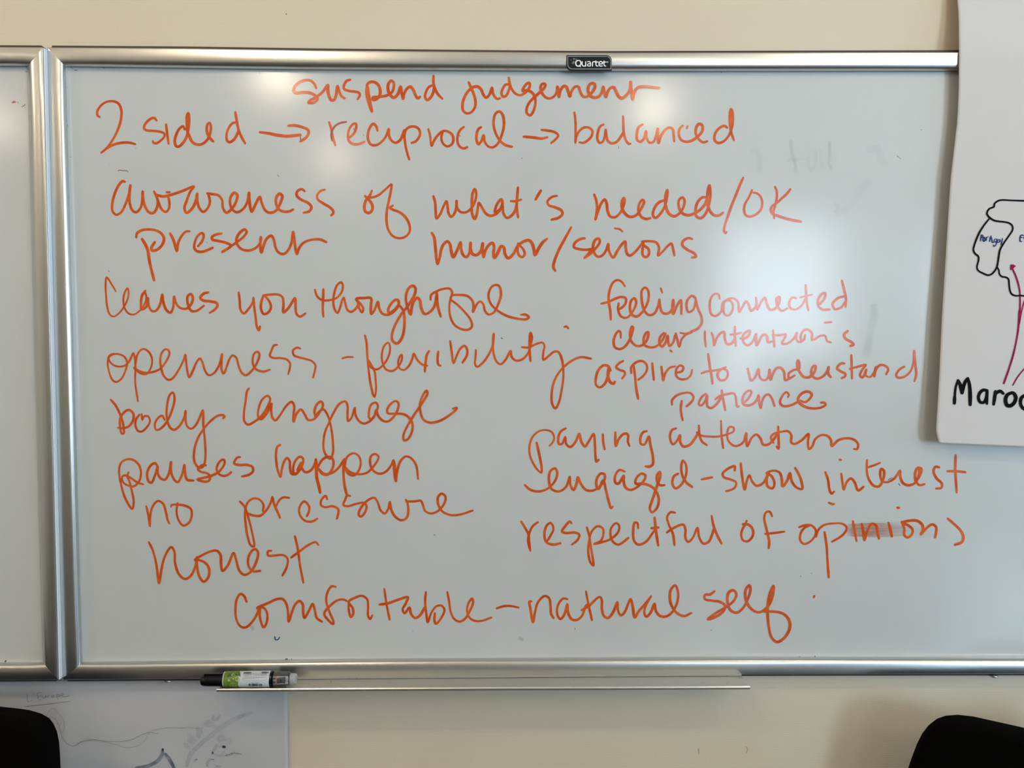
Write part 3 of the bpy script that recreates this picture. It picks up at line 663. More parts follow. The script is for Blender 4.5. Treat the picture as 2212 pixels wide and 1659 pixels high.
23 230 300 180 340 150 400 135 480 155 570
24 320 480 350 430 378 370 365 320 345 308 310 340 292 420 310 490 370 515 445 502
24 550 310 535 295 490 340 460 390 500 405 580 400 625 420 610 470 555 515
22 698 350 720 430 740 560 760 715 735 690 712 600 720 480 745 390 800 340 850 360 855 420 830 480 770 508 850 490 930 460 1000 390 1005 330 975 310 930 360 925 430 950 490 1000 515 1060 480 1095 450
24 1188 360 1180 310 1155 305 1140 400 1150 480 1190 515 1260 490 1330 400 1350 370
26 1345 258 1358 380 1380 525
28 1315 358 1380 352
24 1540 210 1500 205 1465 250 1480 320 1520 410 1535 520
23 1462 400 1520 360 1620 325 1640 370 1640 450 1665 490 1710 450 1755 355 1770 440 1810 505 1860 490 1895 420 1910 360
25 1890 240 1910 340 1950 440 1985 505
@ 1480 1080 5.53
# of
30 735 250 720 290 690 340 670 410 690 480 740 495 790 460 815 390 790 320 740 290 690 290
30 1040 195 1010 140 965 150 945 210 960 300 985 400 1005 500 998 575
29 955 405 1060 395 1185 378
# opinions
28 1360 325 1440 300 1510 305 1560 360 1550 430 1490 500 1420 525 1375 480 1380 400 1430 330 1480 310
27 1565 440 1590 360 1660 300 1780 280 1880 285 1930 330 1900 400 1840 450 1755 498
31 1665 385 1690 550 1700 720 1715 925
@ 1700 970 4.424
24 630 690 648 790 665 880
26 715 715 730 790 740 870 765 790 810 715 850 730 865 800 880 855
28 970 705 985 760 1002 835
26 1095 695 1120 760 1120 820 1150 845 1190 820 1200 770 1160 730 1100 705 1170 685 1240 685 1290 720 1300 770 1280 815 1340 750 1390 720 1425 745 1425 800 1415 845
28 1537 665 1590 710 1660 780 1685 840 1670 890 1605 915
'''
BROWN = '''
@ 620 150 4.424
# brown
20 565 502 510 512 460 540 430 590 422 630 430 680
'''
MARKS = '''
@ 0 60 5.53
# black
8 765 478 778 488
5 845 470 875 492
6 888 512 905 506 925 511
5 1200 470 1225 470 1250 492
5 1170 485 1175 482
6 800 712 801 716
4 808 1155 812 1180
6 840 1545 850 1541
6 1618 1441 1626 1438
4 1306 1640 1312 1636
@ 620 150 4.424
7 636 562 640 578
8 128 640 130 672
6 730 622 733 634
@ 960 150 4.424
6 140 628 152 636
7 736 848 744 849
5 1664 732 1664 756
@ 230 360 4.424
6 20 992 26 1004
6 958 724 962 726
5 1634 80 1650 95
@ 880 690 4.424
9 898 175 908 184
@ 560 960 4.424
7 1668 868 1680 862
@ 1490 890 4.424
7 1895 648 1930 628
9 1995 685 2010 702
@ 900 1240 4.424
6 1513 515 1514 530
@ 1110 900 4.424
7 573 609 577 611
@ 1700 970 4.424
6 125 1214 133 1216
5 230 1188 236 1190
@ 1290 1240 4.424
7 1087 533 1095 538
5 1940 19 1948 20
5 1777 575 1779 577
@ 490 1240 4.424
6 1774 546 1778 549
@ 400 1380 5.53
12 1200 240 1222 240
8 1265 240 1275 240
@ 1500 1380 3.107
8 808 117 810 118
6 704 119 706 119
@ 0 1300 4.62
8 1380 595 1385 595
@ 1912 0 3.687
6 95 1243 104 1246
3 108 1252 125 1266
@ 1540 280 3.0
5 1350 0 1352 2
@ 0 0 1
1.8 1558 156 1559 157
1.4 560 158 561 158
# blue
@ 490 1240 4.424
14 458 600 462 622
10 462 628 485 628 505 603
# rust
@ 230 360 4.424
9 112 38 125 34
7 125 33 160 38 190 38 208 52
'''
LEFTMARKS = '''
@ 0 130 12.76
# red_speck
30 330 1175 375 1140 440 1155
30 350 1170 400 1165
# M marks left
@ 0 130 12.76
12 690 305 745 318
10 485 1145 505 1190
16 600 1280 650 1262 695 1215
8 695 1300 698 1320
'''
POSTER = '''
@ 2040 420 7.215
# map_outline
27 1500 104 1241 98 1050 92 880 88 820 110 780 150 775 190 700 225 665 290 680 330 720 370 780 405 860 420 950 430 1020 450 1060 490 1065 550 1010 640 940 740 870 860 850 960 835 1060 820 1130 780 1200 730 1245 680 1258 620 1235 530 1185 510 1140 520 1080 535 1020 530 965 480 920 455 870 465 800 500 700 550 590 620 480 700 380
25 825 1130 850 1180 860 1240 900 1280 960 1290 1000 1320 1010 1400 1025 1500 1050 1550 1110 1578 1180 1575 1241 1580 1400 1585
# magenta
26 1060 1150 1110 1260 1150 1380 1170 1470 1180 1560 1182 1680 1178 1840
@ 1912 400 2.767
11 803 750 795 870 770 1000 740 1100 710 1185
7 833 690 815 760 803 830
8 764 1196 790 1150 830 1100 900 1020
# Portugal
@ 2080 500 16.76
38 670 130 640 345
36 660 125 720 135 730 185 690 225
40 760 215 730 270 745 340 785 350 805 280 785 215 765 205
34 850 205 855 325
28 855 240 890 200 930 182
38 1025 160 990 270 970 365
30 970 235 1050 230
38 1050 240 1055 330 1070 390 1110 398
34 1210 265 1150 290 1130 350 1170 380 1230 330
38 1240 275 1225 400 1170 520 1120 535 1110 485
34 1330 290 1270 310 1250 370 1290 400 1340 350
38 1345 300 1350 370
36 1435 250 1410 380 1380 478
# Es
38 2200 140 2110 135 2080 200 2070 290 2080 350 2130 362
32 2070 210 2150 215
36 2280 195 2215 205 2225 250 2270 290 2230 340
@ 2030 780 8.297
# Maroc
59 265 755 270 640
45 270 650 280 520 300 420 325 350
66 330 350 370 430 400 570
59 405 570 430 450 470 350 505 310
64 505 310 530 400 545 550 548 780
59 850 525 780 520 720 570 695 660 730 735 790 740 840 650 850 550
52 855 530 848 640 848 765
64 1000 545 988 640 968 775
57 985 620 1030 560 1090 540 1140 580
64 1290 565 1210 610 1180 700 1210 790 1270 800 1340 740 1365 650 1330 580 1290 565
64 1530 610 1465 660 1450 760 1490 840 1570 880
'''
LOWER = '''
@ 0 1480 9.267
# L'Europe
8 540 165 545 250 550 325 595 325 640 305
7 670 155 668 185
8 830 150 760 160 745 170 760 230 775 295 830 285
7 760 225 830 215
8 850 215 860 250 885 262 910 240 915 210 925 250
8 945 215 955 245 960 215 985 205
8 1040 200 1030 225 1050 242 1080 230 1080 205 1050 198
8 1130 195 1145 250 1170 298
8 1130 200 1170 185 1200 200 1180 225 1150 230
8 1215 205 1260 195 1275 170 1245 160 1225 190 1250 225 1310 230 1385 215
# underline
9 480 428 750 402 1000 372 1410 322
# outline
6 915 650 950 570 1010 490 1050 460 1100 480 1140 540 1200 600 1260 670 1285 710
7 885 720 950 670 1030 645 1090 665 1150 740 1185 830 1210 930 1250 1050 1310 1140 1400 1200 1460 1220 1530 1200 1600 1150 1668 1118
10 885 720 880 800 870 900 895 1000 895 1120 870 1240 850 1300
7 1285 710 1278 780 1290 860 1240 960 1235 975
5 930 1020 1020 930 1150 840
6 1220 750 1210 800
@ 0 1300 4.62
4 770 1420 800 1400 850 1385 930 1378 1050 1390 1150 1395 1250 1390 1330 1370 1420 1325 1500 1303 1580 1318
3 860 1360 950 1375 1080 1405 1180 1430 1250 1455 1330 1450 1410 1420 1450 1370 1500 1300 1580 1270 1680 1258 1848 1258
# outline
@ 350 1500 9.617
5 370 712 450 695 540 685 640 700 760 705 850 690
# grey
@ 350 1500 9.617
78 1860 370 1700 430 1500 520 1300 630 1100 790 900 940 750 1080 620 1210 560 1330 510 1480
56 1070 450 1060 500 1110 530 1200 450
112 740 720 770 760 750 860
75 790 740 830 780
88 480 1040 560 1110
50 1130 1490 1220 1500
38 1180 1080 1260 1088
50 1080 1240 1220 1270 1290 1190
50 940 1490 945 1420 1000 1355
# violet
69 900 600 940 570 1000 570 1010 630 960 650 905 640 890 610
62 1040 600 1100 680
75 560 830 620 900 690 950
94 560 950 640 1010
50 1180 890 1190 960 1260 960 1290 900 1250 850 1200 860
38 1300 960 1380 920 1430 960 1400 1010 1330 1020
60 1140 1050 1060 1210
# bluepeak
@ 0 1300 4.62
32 1360 1659 1480 1638 1570 1590 1610 1540 1622 1490
35 1650 1520 1690 1570 1740 1665
# spot
@ 350 1500 9.617
58 1275 1088 1300 1090
30 1050 1200 1050 1230
46 15 1140 15 1160
# mottled
34 1310 1280 1370 1260 1450 1230 1500 1210
20 1500 1212 1640 1240
36 680 1370 720 1350
20 1010 1350 1080 1352
'''
BADGE = '''
@ 1150 80 8.848
# dark
44 835 425 838 426
50 770 498 778 500
28 738 440 741 441
# pale
38 793 418 797 420
44 790 478 793 480
# text
21 880 446 850 455 833 478 829 502 835 530 852 550 880 556 905 548 922 526 928 500 922 472 905 452 880 446
20 895 545 921 566
20 952 470 952 525 966 550 992 555 1015 548
20 1018 470 1018 558
20 1052 474 1080 468 1104 480 1110 505 1110 557
19 1108 508 1068 514 1052 532 1064 552 1106 552
20 1150 558 1150 500 1158 476 1195 470
20 1216 456 1216 525 1226 550 1254 555
18 1198 478 1262 478
20 1274 514 1338 510 1334 482 1308 468 1282 480 1272 510 1282 544 1306 556 1338 550
20 1370 456 1370 525 1380 550 1404 555
18 1352 478 1414 478
# reg
30 1438 478 1442 478
'''

# ------------------------------------------------------------ edges of the boards in the photograph
top_out = [(-900, 96), (100, 102.5), (400, 104.5), (700, 109), (1290, 114.5), (2068, 112.5), (2900, 106)]
top_in = [(-900, 139), (58, 143.5), (145, 144), (400, 147.5), (640, 150.5), (1100, 153.2), (1290, 154.4), (2068, 153.8), (2900, 148)]
bot_in = [(-900, 1437), (60, 1431), (178, 1430.3), (400, 1427.3), (800, 1423), (1540, 1419), (2212, 1419.7), (2900, 1424)]
bot_out = [(-900, 1474), (130, 1468.5), (400, 1466.3), (800, 1462.5), (1540, 1456.8), (2212, 1455.6), (2900, 1458)]
PROFILE = [(0.0, -0.0138), (0.015, -0.0149), (0.045, -0.0152), (0.38, -0.0150), (0.60, -0.0146), (0.74, -0.0138), (0.84, -0.0122), (0.92, -0.0095), (0.97, -0.0060), (0.993, -0.0028), (1.0, -0.0005)]
def rail(outer, inner, dY, m, parent, back=WY, **props):
    """outer, inner: equally long lists of pixels"""
    bm = bmesh.new(); rows = []
    for (ox, oy), (ix, iy) in zip(outer, inner):
        r = [bm.verts.new(px(ox+(ix-ox)*t, oy+(iy-oy)*t, y+dY)) for t, y in PROFILE]
        f = r[0].co.copy(); side = bm.verts.new((f.x, back-0.0005, f.z))
        e = r[-1].co.copy(); ins = bm.verts.new((e.x, dY+0.0005, e.z)); ib = bm.verts.new((e.x, back-0.0005, e.z))
        rows.append([side]+r+[ins, ib])
    for A, B in zip(rows, rows[1:]):
        for k in range(len(A)-1): bm.faces.new((A[k], A[k+1], B[k+1], B[k]))
        bm.faces.new((A[-1], A[0], B[0], B[-1]))
    bm.faces.new(rows[0]); bm.faces.new(rows[-1][::-1])
    me = bm_mesh('frame_rail', bm)
    for p in me.polygons: p.use_smooth = True
    try: me.set_sharp_from_angle(angle=math.radians(40))
    except Exception: pass
    return link('frame_rail', me, m, parent, **props)
def hrail(x0o, x1o, x0i, x1i, tout, tin, dY, m, parent, n=28, **props):
    O = []; I = []
    for k in range(n+1):
        t = k/n; xo = x0o+(x1o-x0o)*t; xi = x0i+(x1i-x0i)*t
        O.append((xo, interp(tout, xo))); I.append((xi, interp(tin, xi)))
    return rail(O, I, dY, m, parent, **props)
def line_at(tab, y): return interp([(b, a) for a, b in tab], y)
def panel(name, corners, Y, m, parent):
    """board sheet between wall and front face, corners in pixels"""
    bm = bmesh.new()
    F_ = [bm.verts.new(px(x, y, Y)) for x, y in corners]
    B_ = [bm.verts.new((v.co.x, WY-0.001, v.co.z)) for v in F_]
    bm.faces.new(F_); bm.faces.new(B_[::-1]); n = len(F_)
    for k in range(n): bm.faces.new((F_[k], B_[k], B_[(k+1) % n], F_[(k+1) % n]))
    return link(name, bm_mesh(name, bm), m, parent)
def strip(name, P, Q, Y0, m, parent, n=1):
    """thin backing bar seen past the rail: P, Q lists of pixels, from Y0 to the wall"""
    bm = bmesh.new(); rows = []
    for p, q in zip(P, Q):
        a = px(p[0], p[1], Y0); b = px(q[0], q[1], Y0)
        rows.append([bm.verts.new(a), bm.verts.new(b), bm.verts.new((b.x, WY-0.0005, b.z)), bm.verts.new((a.x, WY-0.0005, a.z))])
    for A, B in zip(rows, rows[1:]):
        for k in range(4): bm.faces.new((A[k], A[(k+1) % 4], B[(k+1) % 4], B[k]))
    bm.faces.new(rows[0]); bm.faces.new(rows[-1][::-1])
    return link(name, bm_mesh(name, bm), m, parent)

# ------------------------------------------------------------ the large whiteboard
wb = empty('whiteboard', px(1106, 1470, 0), label='large whiteboard covered in orange handwriting, aluminium frame and tray, badge on top rail', category='whiteboard')
RB = (2860, 2905)                               # its right end, out of the picture
panel('writing_surface', [(140, 141), (1290, 152), (RB[0]+5, 146), (RB[0]+5, 1427), (1290, 1423), (176, 1433)], 0.0, M['board'], wb)
hrail(102.3, RB[1], 141.7, RB[0], top_out, top_in, 0.0, M['alu'], wb)
hrail(135.5, RB[1], 178, RB[0], bot_out, bot_in, 0.0, M['alu'], wb)
n = 12
rail([(102.3+33.2*k/n, 102.6+(1468.3-102.6)*k/n) for k in range(n+1)], [(141.7+36.3*k/n, 143.9+(1430.3-143.9)*k/n) for k in range(n+1)], 0.0, M['alu'], wb)
rail([(RB[1], 106+1352*k/n) for k in range(n+1)], [(RB[0], 148+1276*k/n) for k in range(n+1)], 0.0, M['alu'], wb)
xs = [112+ (RB[1]-112)*k/28 for k in range(29)]
strip('top_backing_strip', [(x, interp(top_out, x)-4.2) for x in xs], [(x, interp(top_out, x)+6) for x in xs], 0.0, M['backing'], wb)
xs = [146+ (RB[1]-146)*k/28 for k in range(29)]
strip('bottom_shaded_backing', [(x, interp(bot_out, x)-6) for x in xs], [(x, interp(bot_out, x)+3.4) for x in xs], 0.0, M['rail_shade'], wb)

# ------------------------------------------------------------ the left whiteboard (stands a little prouder)
lb = empty('whiteboard', px(-300, 1472, 0), label='neighbouring whiteboard cut off at the left edge, bare but for a red speck', category='whiteboard')
LY = -0.0085; LBX = (-860, -900)
panel('writing_surface', [(LBX[0]-5, 137), (61, 141.5), (94, 1433), (LBX[0]-5, 1440)], LY, M['board'], lb)
hrail(93.0, LBX[1], 58.8, LBX[0], top_out, top_in, LY, M['alu'], lb)
hrail(126.5, LBX[1], 91.8, LBX[0], bot_out, bot_in, LY, M['alu'], lb)
rail([(93.0+33.5*k/n, 102.6+(1468.6-102.6)*k/n) for k in range(n+1)], [(58.8+33*k/n, 143.6+(1431-143.6)*k/n) for k in range(n+1)], LY, M['alu'], lb)
rail([(LBX[1], 96+1378*k/n) for k in range(n+1)], [(LBX[0], 139.5+1297*k/n) for k in range(n+1)], LY, M['alu'], lb)
xs = [89-(989)*k/10 for k in range(11)]
strip('top_backing_strip', [(x, interp(top_out, x)-4.2) for x in xs], [(x, interp(top_out, x)+6) for x in xs], 0.0, M['backing'], lb)
xs = [122-(1022)*k/10 for k in range(11)]
strip('bottom_shaded_backing', [(x, interp(bot_out, x)-6) for x in xs], [(x, interp(bot_out, x)+3.0) for x in xs], 0.0, M['rail_shade'], lb)

def side_strip():  # added plate, painted pale to carry window light on the rail side
    bm = bmesh.new(); rows = []
    for k in range(13):
        t = k/12; p = px(93.0+33.5*t, 103.4+1364.6*t, LY-0.0152)
        x0 = p.x+0.0002; z = p.z
        rows.append([bm.verts.new(v) for v in ((x0, LY-0.0146, z), (x0+0.0009, LY-0.0138, z), (x0+0.0010, LY+0.001, z), (x0, LY+0.001, z))])
    for A, B in zip(rows, rows[1:]):
        for k in range(4): bm.faces.new((A[k], A[(k+1) % 4], B[(k+1) % 4], B[k]))
    bm.faces.new(rows[0]); bm.faces.new(rows[-1][::-1])
    link('lit_edge_strip', bm_mesh('lit_edge_strip', bm), M['edge'], lb, label='pale outer edge of the upright rail')
side_strip()

# ------------------------------------------------------------ handwriting on the board
board_d = lambda x, y: -0.00012
left_d = lambda x, y: LY-0.00012
NAMES = {'arrow': 'drawn_arrow', 'hyphen': 'drawn_hyphen', 'dot': 'stray_ink_dot', 'slash': 'drawn_slash'}
for nm, st in parse(WORDS):
    if nm in NAMES: write(NAMES[nm], st, M['ink'], wb, board_d)
    else: write('handwritten_word', st, M['ink'], wb, board_d, label='orange handwritten word reading ' + nm)
for (nm, st), (mm, lab) in zip(parse(MARKS), (('ink_black', 'black specks and flecks of old marker'), ('ink_blue', 'small blue tick below the last line'), ('ink_brown', 'rust brown fleck above the word awareness'))):
    if nm == 'black': write('ink_specks', st, M[mm], wb, lambda x, y: -0.00008, label=lab, kind='stuff')
    else: write('ink_fleck', st, M[mm], wb, lambda x, y: -0.00008, label=lab)
for nm, st in parse(BROWN): write('pen_stroke', st, M['ink_brown'], wb, lambda x, y: -0.00022, label='brownish second stroke of the letter r in reciprocal')
lm = parse(LEFTMARKS)
write('red_fleck', lm[0][1], M['ink_red'], lb, left_d, label='small red fleck of marker')
write('ink_specks', lm[1][1]+parse('@ 0 1300 4.62\n# a\n14 50 597 60 588')[0][1], M['ink_black'], lb, left_d, kind='stuff')
wf = bpy.data.objects['wall_front']
write('wall_speck', [(2.2, [(618, 30), (619, 31)])], M['ink_black'], wf, lambda x, y: WY-0.0003)
for P in ([(1509, 1617), (1510, 1628)], [(1611, 1613), (1615, 1618), (1612, 1626)]): write('wall_scuff', [(2.6, P)], M['scuff'], wf, lambda x, y: WY-0.0003)
# smear across the word opinions
film('ink_smear', [[(1828, 1132, 0), (1842, 1131, .8), (1880, 1130, 1), (1905, 1130, .8), (1930, 1133, .35), (1955, 1136, .12)],
                   [(1826, 1145, .5), (1842, 1145, 1), (1880, 1145, 1), (1905, 1145, .9), (1930, 1146, .45), (1960, 1150, .1)],
                   [(1830, 1158, 0), (1842, 1159, .8), (1880, 1160, 1), (1905, 1160, .6), (1930, 1160, .1), (1955, 1160, 0)]], M['smear'], wb, lambda x, y: -0.00006, label='smudged orange ink behind the word opinions')
film('ink_smear', [[(1845, 1126, 0), (1900, 1125, .7), (1950, 1130, .8), (2000, 1140, .3), (2050, 1150, 0)],
                   [(1835, 1145, .4), (1900, 1147, 1), (1950, 1149, .9), (2000, 1155, .6), (2060, 1162, 0)],
                   [(1840, 1163, 0), (1900, 1162, .5), (1950, 1158, .5), (2000, 1164, .3), (2050, 1168, 0)]], M['smear_grey'], wb, lambda x, y: -0.00004, label='grey streaks trailing from the smudged word')
def blob(P, w, fade, parent=wb, m='ghost'):
    """soft-edged wiped stroke"""
    P = catmull([Vector(p) for p in P]); rows = []
    for i, c in enumerate(P):
        t = (P[min(i+1, len(P)-1)]-P[max(i-1, 0)]).normalized(); nn = Vector((-t.y, t.x)); e = 0.0 if i in (0, len(P)-1) else 1.0
        rows.append([(c.x+nn.x*w*k, c.y+nn.y*w*k, f*fade*e) for k, f in ((-.6, 0), (-.25, 1), (.25, 1), (.6, 0))])
    film('wiped_marker_trace', rows, M[m], parent, lambda x, y: -0.00003)
for P, w, f in (([(1707, 300), (1711, 330), (1717, 352), (1720, 375)], 9, .8), ([(1698, 347), (1720, 344), (1745, 343)], 7, .55), ([(1748, 325), (1746, 350), (1752, 370), (1762, 350), (1760, 322)], 9, .6),
                ([(1772, 322), (1774, 345), (1778, 365)], 9, .5), ([(1792, 303), (1792, 335), (1791, 355), (1798, 368)], 8, .8), ([(1886, 655), (1888, 680), (1881, 710), (1876, 740), (1868, 775)], 18, .9),
                ([(1880, 385), (1855, 420), (1830, 450), (1800, 462)], 16, .45), ([(1870, 325), (1895, 320), (1905, 350), (1920, 355)], 16, .35), ([(1620, 330), (1632, 325), (1640, 345), (1638, 375)], 12, .4), ([(1800, 440), (1812, 445), (1802, 460)], 10, .6),
                ([(540, 1352), (546, 1356), (545, 1362)], 6, 1.3), ([(1120, 1377), (1126, 1380), (1131, 1382)], 8, 1.3)): blob(P, w, f)

# sticker on the left board (its code is left out)
st = box('sticker', px(63, 1426, LY-0.0003), px(86.5, 1405, LY-0.0001), M['sticker'], lb, label='small clear square sticker in the bottom corner')

# ------------------------------------------------------------ badge on the top rail
def round_rect(x0, y0, x1, y1, r, corners=(0, 1, 0, 1), n=8):
    """corners in order TL, TR, BR, BL; 1 = rounded"""
    P = []
    for k, (cx, cy, a0) in enumerate(((x0, y0, 180), (x1, y0, 270), (x1, y1, 0), (x0, y1, 90))):
        if not corners[k]: P.append((cx, cy)); continue
        ox = cx + (r if cx == x0 else -r); oy = cy + (r if cy == y0 else -r)
        for i in range(n+1):
            a = math.radians(a0 + 90*i/n); P.append((ox+r*math.cos(a), oy+r*math.sin(a)))
    return P
BX = lambda P: [(1150+x/8.848, 80+y/8.848) for x, y in P]
BY = -0.0165
def plate(name, P, Y0, Y1, m, parent, **props):
    bm = bmesh.new(); A = [bm.verts.new(px(x, y, Y1)) for x, y in P]; B = [bm.verts.new((v.co.x, Y0, v.co.z)) for v in A]
    bm.faces.new(A); bm.faces.new(B[::-1])
    for k in range(len(A)): bm.faces.new((A[k], B[k], B[(k+1) % len(A)], A[(k+1) % len(A)]))
    return link(name, bm_mesh(name, bm), m, parent, **props)
badge = plate('badge', BX(round_rect(652, 346, 1518, 633, 108)), -0.012, BY, M['badge'], wb, label='black badge with rounded opposite corners')
ring = BX(round_rect(676, 370, 1500, 610, 90)); ring = ring+[ring[0]]
ring = [(a[0]+(b[0]-a[0])*q, a[1]+(b[1]-a[1])*q) for a, b in zip(ring, ring[1:]) for q in ((0, .04, .1, .5, .9, .96) if math.hypot(b[0]-a[0], b[1]-a[1]) > 8 else (0,))]+[ring[-1]]
write('badge_border', [(9/8.848, ring)], M['badge_line'], badge, lambda x, y: BY-0.0001)
for nm, st_ in parse(BADGE):
    write({'text': 'badge_lettering', 'pale': 'badge_bubbles', 'dark': 'badge_bubbles', 'reg': 'badge_mark'}[nm], st_, M[{'text': 'badge_text', 'pale': 'badge_dot2', 'dark': 'badge_dot', 'reg': 'badge_line'}[nm]], badge, (lambda x, y: BY-0.0001) if nm != 'text' else (lambda x, y: BY-0.00016), **({'label': 'white lettering reading Quartet'} if nm == 'text' else {}))

# ------------------------------------------------------------ marker tray clipped under the board
TY0, TY1 = -0.0125, -0.058
lip_top = [(468, 1487.3), (1620, 1481.8)]
tray = empty('marker_tray', px(1050, 1490, -0.03), label='long narrow aluminium marker tray under the large whiteboard', category='tray')
tb = lambda x: interp(bot_out, x)+3.0
bm = bmesh.new(); rows = []
for k in range(25):
    t = k/24; xb = 492+(1602-492)*t; xf = 468+(1619-468)*t
    a = px(xb, tb(xb), TY0); f = px(xf, interp(lip_top, xf)+5.0, TY1+0.001)
    rows.append([bm.verts.new(v) for v in (a, f, f-Vector((0, 0, 0.0014)), a-Vector((0, 0, 0.0014)))])
for A, B in zip(rows, rows[1:]):
    for k in range(4): bm.faces.new((A[k], A[(k+1) % 4], B[(k+1) % 4], B[k]))
bm.faces.new(rows[0]); bm.faces.new(rows[-1][::-1])
link('tray_floor', bm_mesh('tray_floor', bm), M['tray'], tray)
bm = bmesh.new(); rows = []
for k in range(25):                              # upright flange against the frame, with a fine seam
    t = k/24; xb = 492+(1602-492)*t
    a = px(xb, tb(xb)+0.2, TY0-0.0022); u = px(xb, tb(xb)-4.2, TY0-0.0030)
    rows.append([bm.verts.new(v) for v in (a, u, Vector((u.x, TY0+0.002, u.z)), Vector((a.x, TY0+0.002, a.z)))])
for A, B in zip(rows, rows[1:]):
    for k in range(4): bm.faces.new((A[k], A[(k+1) % 4], B[(k+1) % 4], B[k]))
bm.faces.new(rows[0]); bm.faces.new(rows[-1][::-1])
link('tray_flange', bm_mesh('tray_flange', bm), M['tray'], tray)
bm = bmesh.new(); rows = []
for k in range(25):
    t = k/24; x = 468+(1620-468)*t; y = interp(lip_top, x)
    c = px(x, y, TY1); h = (c - px(x, y+6.4, TY1)).length
    prof = [(0.0012, 0), (0.0008, -0.0), (-0.0006, -0.0003), (-0.0013, -0.0012), (-0.0014, -0.0022), (-0.0008, -0.0030), (-0.0006, -h), (0.0012, -h)]
    rows.append([bm.verts.new((c.x, c.y+dy, c.z+dz)) for dy, dz in prof])
for A, B in zip(rows, rows[1:]):
    for k in range(len(prof)): bm.faces.new((A[k], A[(k+1) % len(prof)], B[(k+1) % len(prof)], B[k]))
bm.faces.new(rows[0]); bm.faces.new(rows[-1][::-1])
link('tray_lip', bm_mesh('tray_lip', bm), M['lip'], tray, label='bright polished front lip')
def floor_depth(x, y):
    a = px(x, tb(x), TY0); f = px(x, interp(lip_top, x)+5.0, TY1+0.001)
    d = px(x, y, -1.0)-CAM
    nrm = (f-a).cross(Vector((1, 0, 0))).normalized()
    t = (a-CAM).dot(nrm)/d.dot(nrm); return (CAM+d*t).y-0.0002
sp = [(1569, 1460, 2.0), (1554, 1463, .9), (1555, 1466, .8), (1573, 1474, 1.1), (1570, 1476.5, 1.5), (1597, 1464.5, 1.1), (1527, 1460, 1.6), (1516, 1475, 1.2), (1521, 1476, 1.2), (667, 1478, 1.5), (715, 1480.5, 1.3), (715, 1473, 1.6), (772, 1465, 1.5), (784, 1463.5, 1.8), (678, 1482, 1.3), (1240, 1468, 1.2), (1100, 1472, 1.1), (950, 1466, 1.3), (1380, 1470, 1.2), (840, 1474, 1.0)]
write('dirt_specks', [(w, [(x, y), (x+.5, y+.2)]) for x, y, w in sp]+[(1.6, [(770, 1467), (774, 1463)])], M['ink_black'], tray, floor_depth, kind='stuff')
for cx, cy, pp in ((364, 1470, wb), (2146, 1459.5, wb)):
    bm = bmesh.new(); r = bmesh.ops.create_uvsphere(bm, u_segments=16, v_segments=10, radius=1.0); c = px(cx, cy, -0.001)
    for v in r['verts']: v.co = Vector((c.x+v.co.x*0.0062, c.y+v.co.y*0.006, c.z+v.co.z*0.0030))
    link('mounting_clip', bm_mesh('mounting_clip', bm, True), M['alu'], pp)

# ------------------------------------------------------------ the fat marker lying in the tray
MY = -0.0440; MR = 0.0112
def mk_c(x, y=1467.0): return px(x, y, MY)
zc = mk_c(540).z
mk = empty('marker_pen', mk_c(540)-Vector((0, 0, MR)), label='fat marker with black cap, green band and clear end lying in the tray', category='marker')
def lathe_x(name, prof, m, parent, seg=40, dz=0.0, **props):
    """prof: (pixel x at the axis, radius)"""
    bm = bmesh.new(); rings = []
    for x, r in prof:
        c = Vector((mk_c(x).x, MY, zc+dz)); rings.append([bm.verts.new(c+Vector((0, math.cos(2*math.pi*k/seg)*r, math.sin(2*math.pi*k/seg)*r))) for k in range(seg)])
    for A, B in zip(rings, rings[1:]):
        for k in range(seg): bm.faces.new((A[k], A[(k+1) % seg], B[(k+1) % seg], B[k]))
    bm.faces.new(rings[0]); bm.faces.new(rings[-1][::-1])
    me = bm_mesh(name, bm, True)
    try: me.set_sharp_from_angle(angle=math.radians(40))
    except Exception: pass
    return link(name, me, m, parent, **props)
lathe_x('barrel', [(484, .0078), (485, .0106), (487.2, .0108), (519.5, .0110), (520, .0111), (584, .0113), (585, .0112)], M['label'], mk)
lathe_x('green_band', [(487, .01085), (487.3, .0109), (519, .0112), (519.3, .01105)], M['green'], mk)
lathe_x('joint_ring', [(584.8, .0109), (585.2, .0113), (589.5, .0112), (590, .0106)], M['cap'], mk, label='black ring')
lathe_x('cap', [(434.5, .0045), (435.5, .0062), (438, .0074), (442, .0080), (452, .0083), (476, .0086), (480, .0092), (483.5, .0096), (486.8, .0097), (487, .008)], M['cap'], mk, dz=-0.0015)
bm = bmesh.new(); box_bm(bm, (mk_c(441).x, MY-.003, zc+.0062), (mk_c(482).x, MY+.003, zc+.0084))
bmesh.ops.bevel(bm, geom=bm.edges[:], offset=.0008, segments=2, affect='EDGES'); link('cap_clip', bm_mesh('cap_clip', bm), M['cap'], mk)
lathe_x('clear_end', [(590, .0104), (591, .0107), (594, .0108), (621, .0104), (624, .0100), (627.5, .0088), (628.5, .0078)], M['clear'], mk, label='clear plastic end')
lathe_x('ink_reservoir', [(592, .0085), (593, .0092), (619, .0092), (620, .0085)], mat('reservoir_grey', (0.12, 0.115, 0.10), 0.4), mk)
lathe_x('end_plug', [(627, .0078), (629, .0080), (636, .0078), (639.5, .0072), (641, .0055), (641.3, .002)], M['frosted'], mk)
def cyl_depth(r, eps=0.0001):
    def f(x, y):
        Y = MY-r
        for _ in range(4):
            p = px(x, y, Y); q = max(r*r-(p.z-zc)**2, 0); Y = MY-math.sqrt(q)
        return Y-eps
    return f
dL = cyl_depth(.0114)
S9 = lambda P: [(420+x/9.217, 1420+y/9.217) for x, y in P]
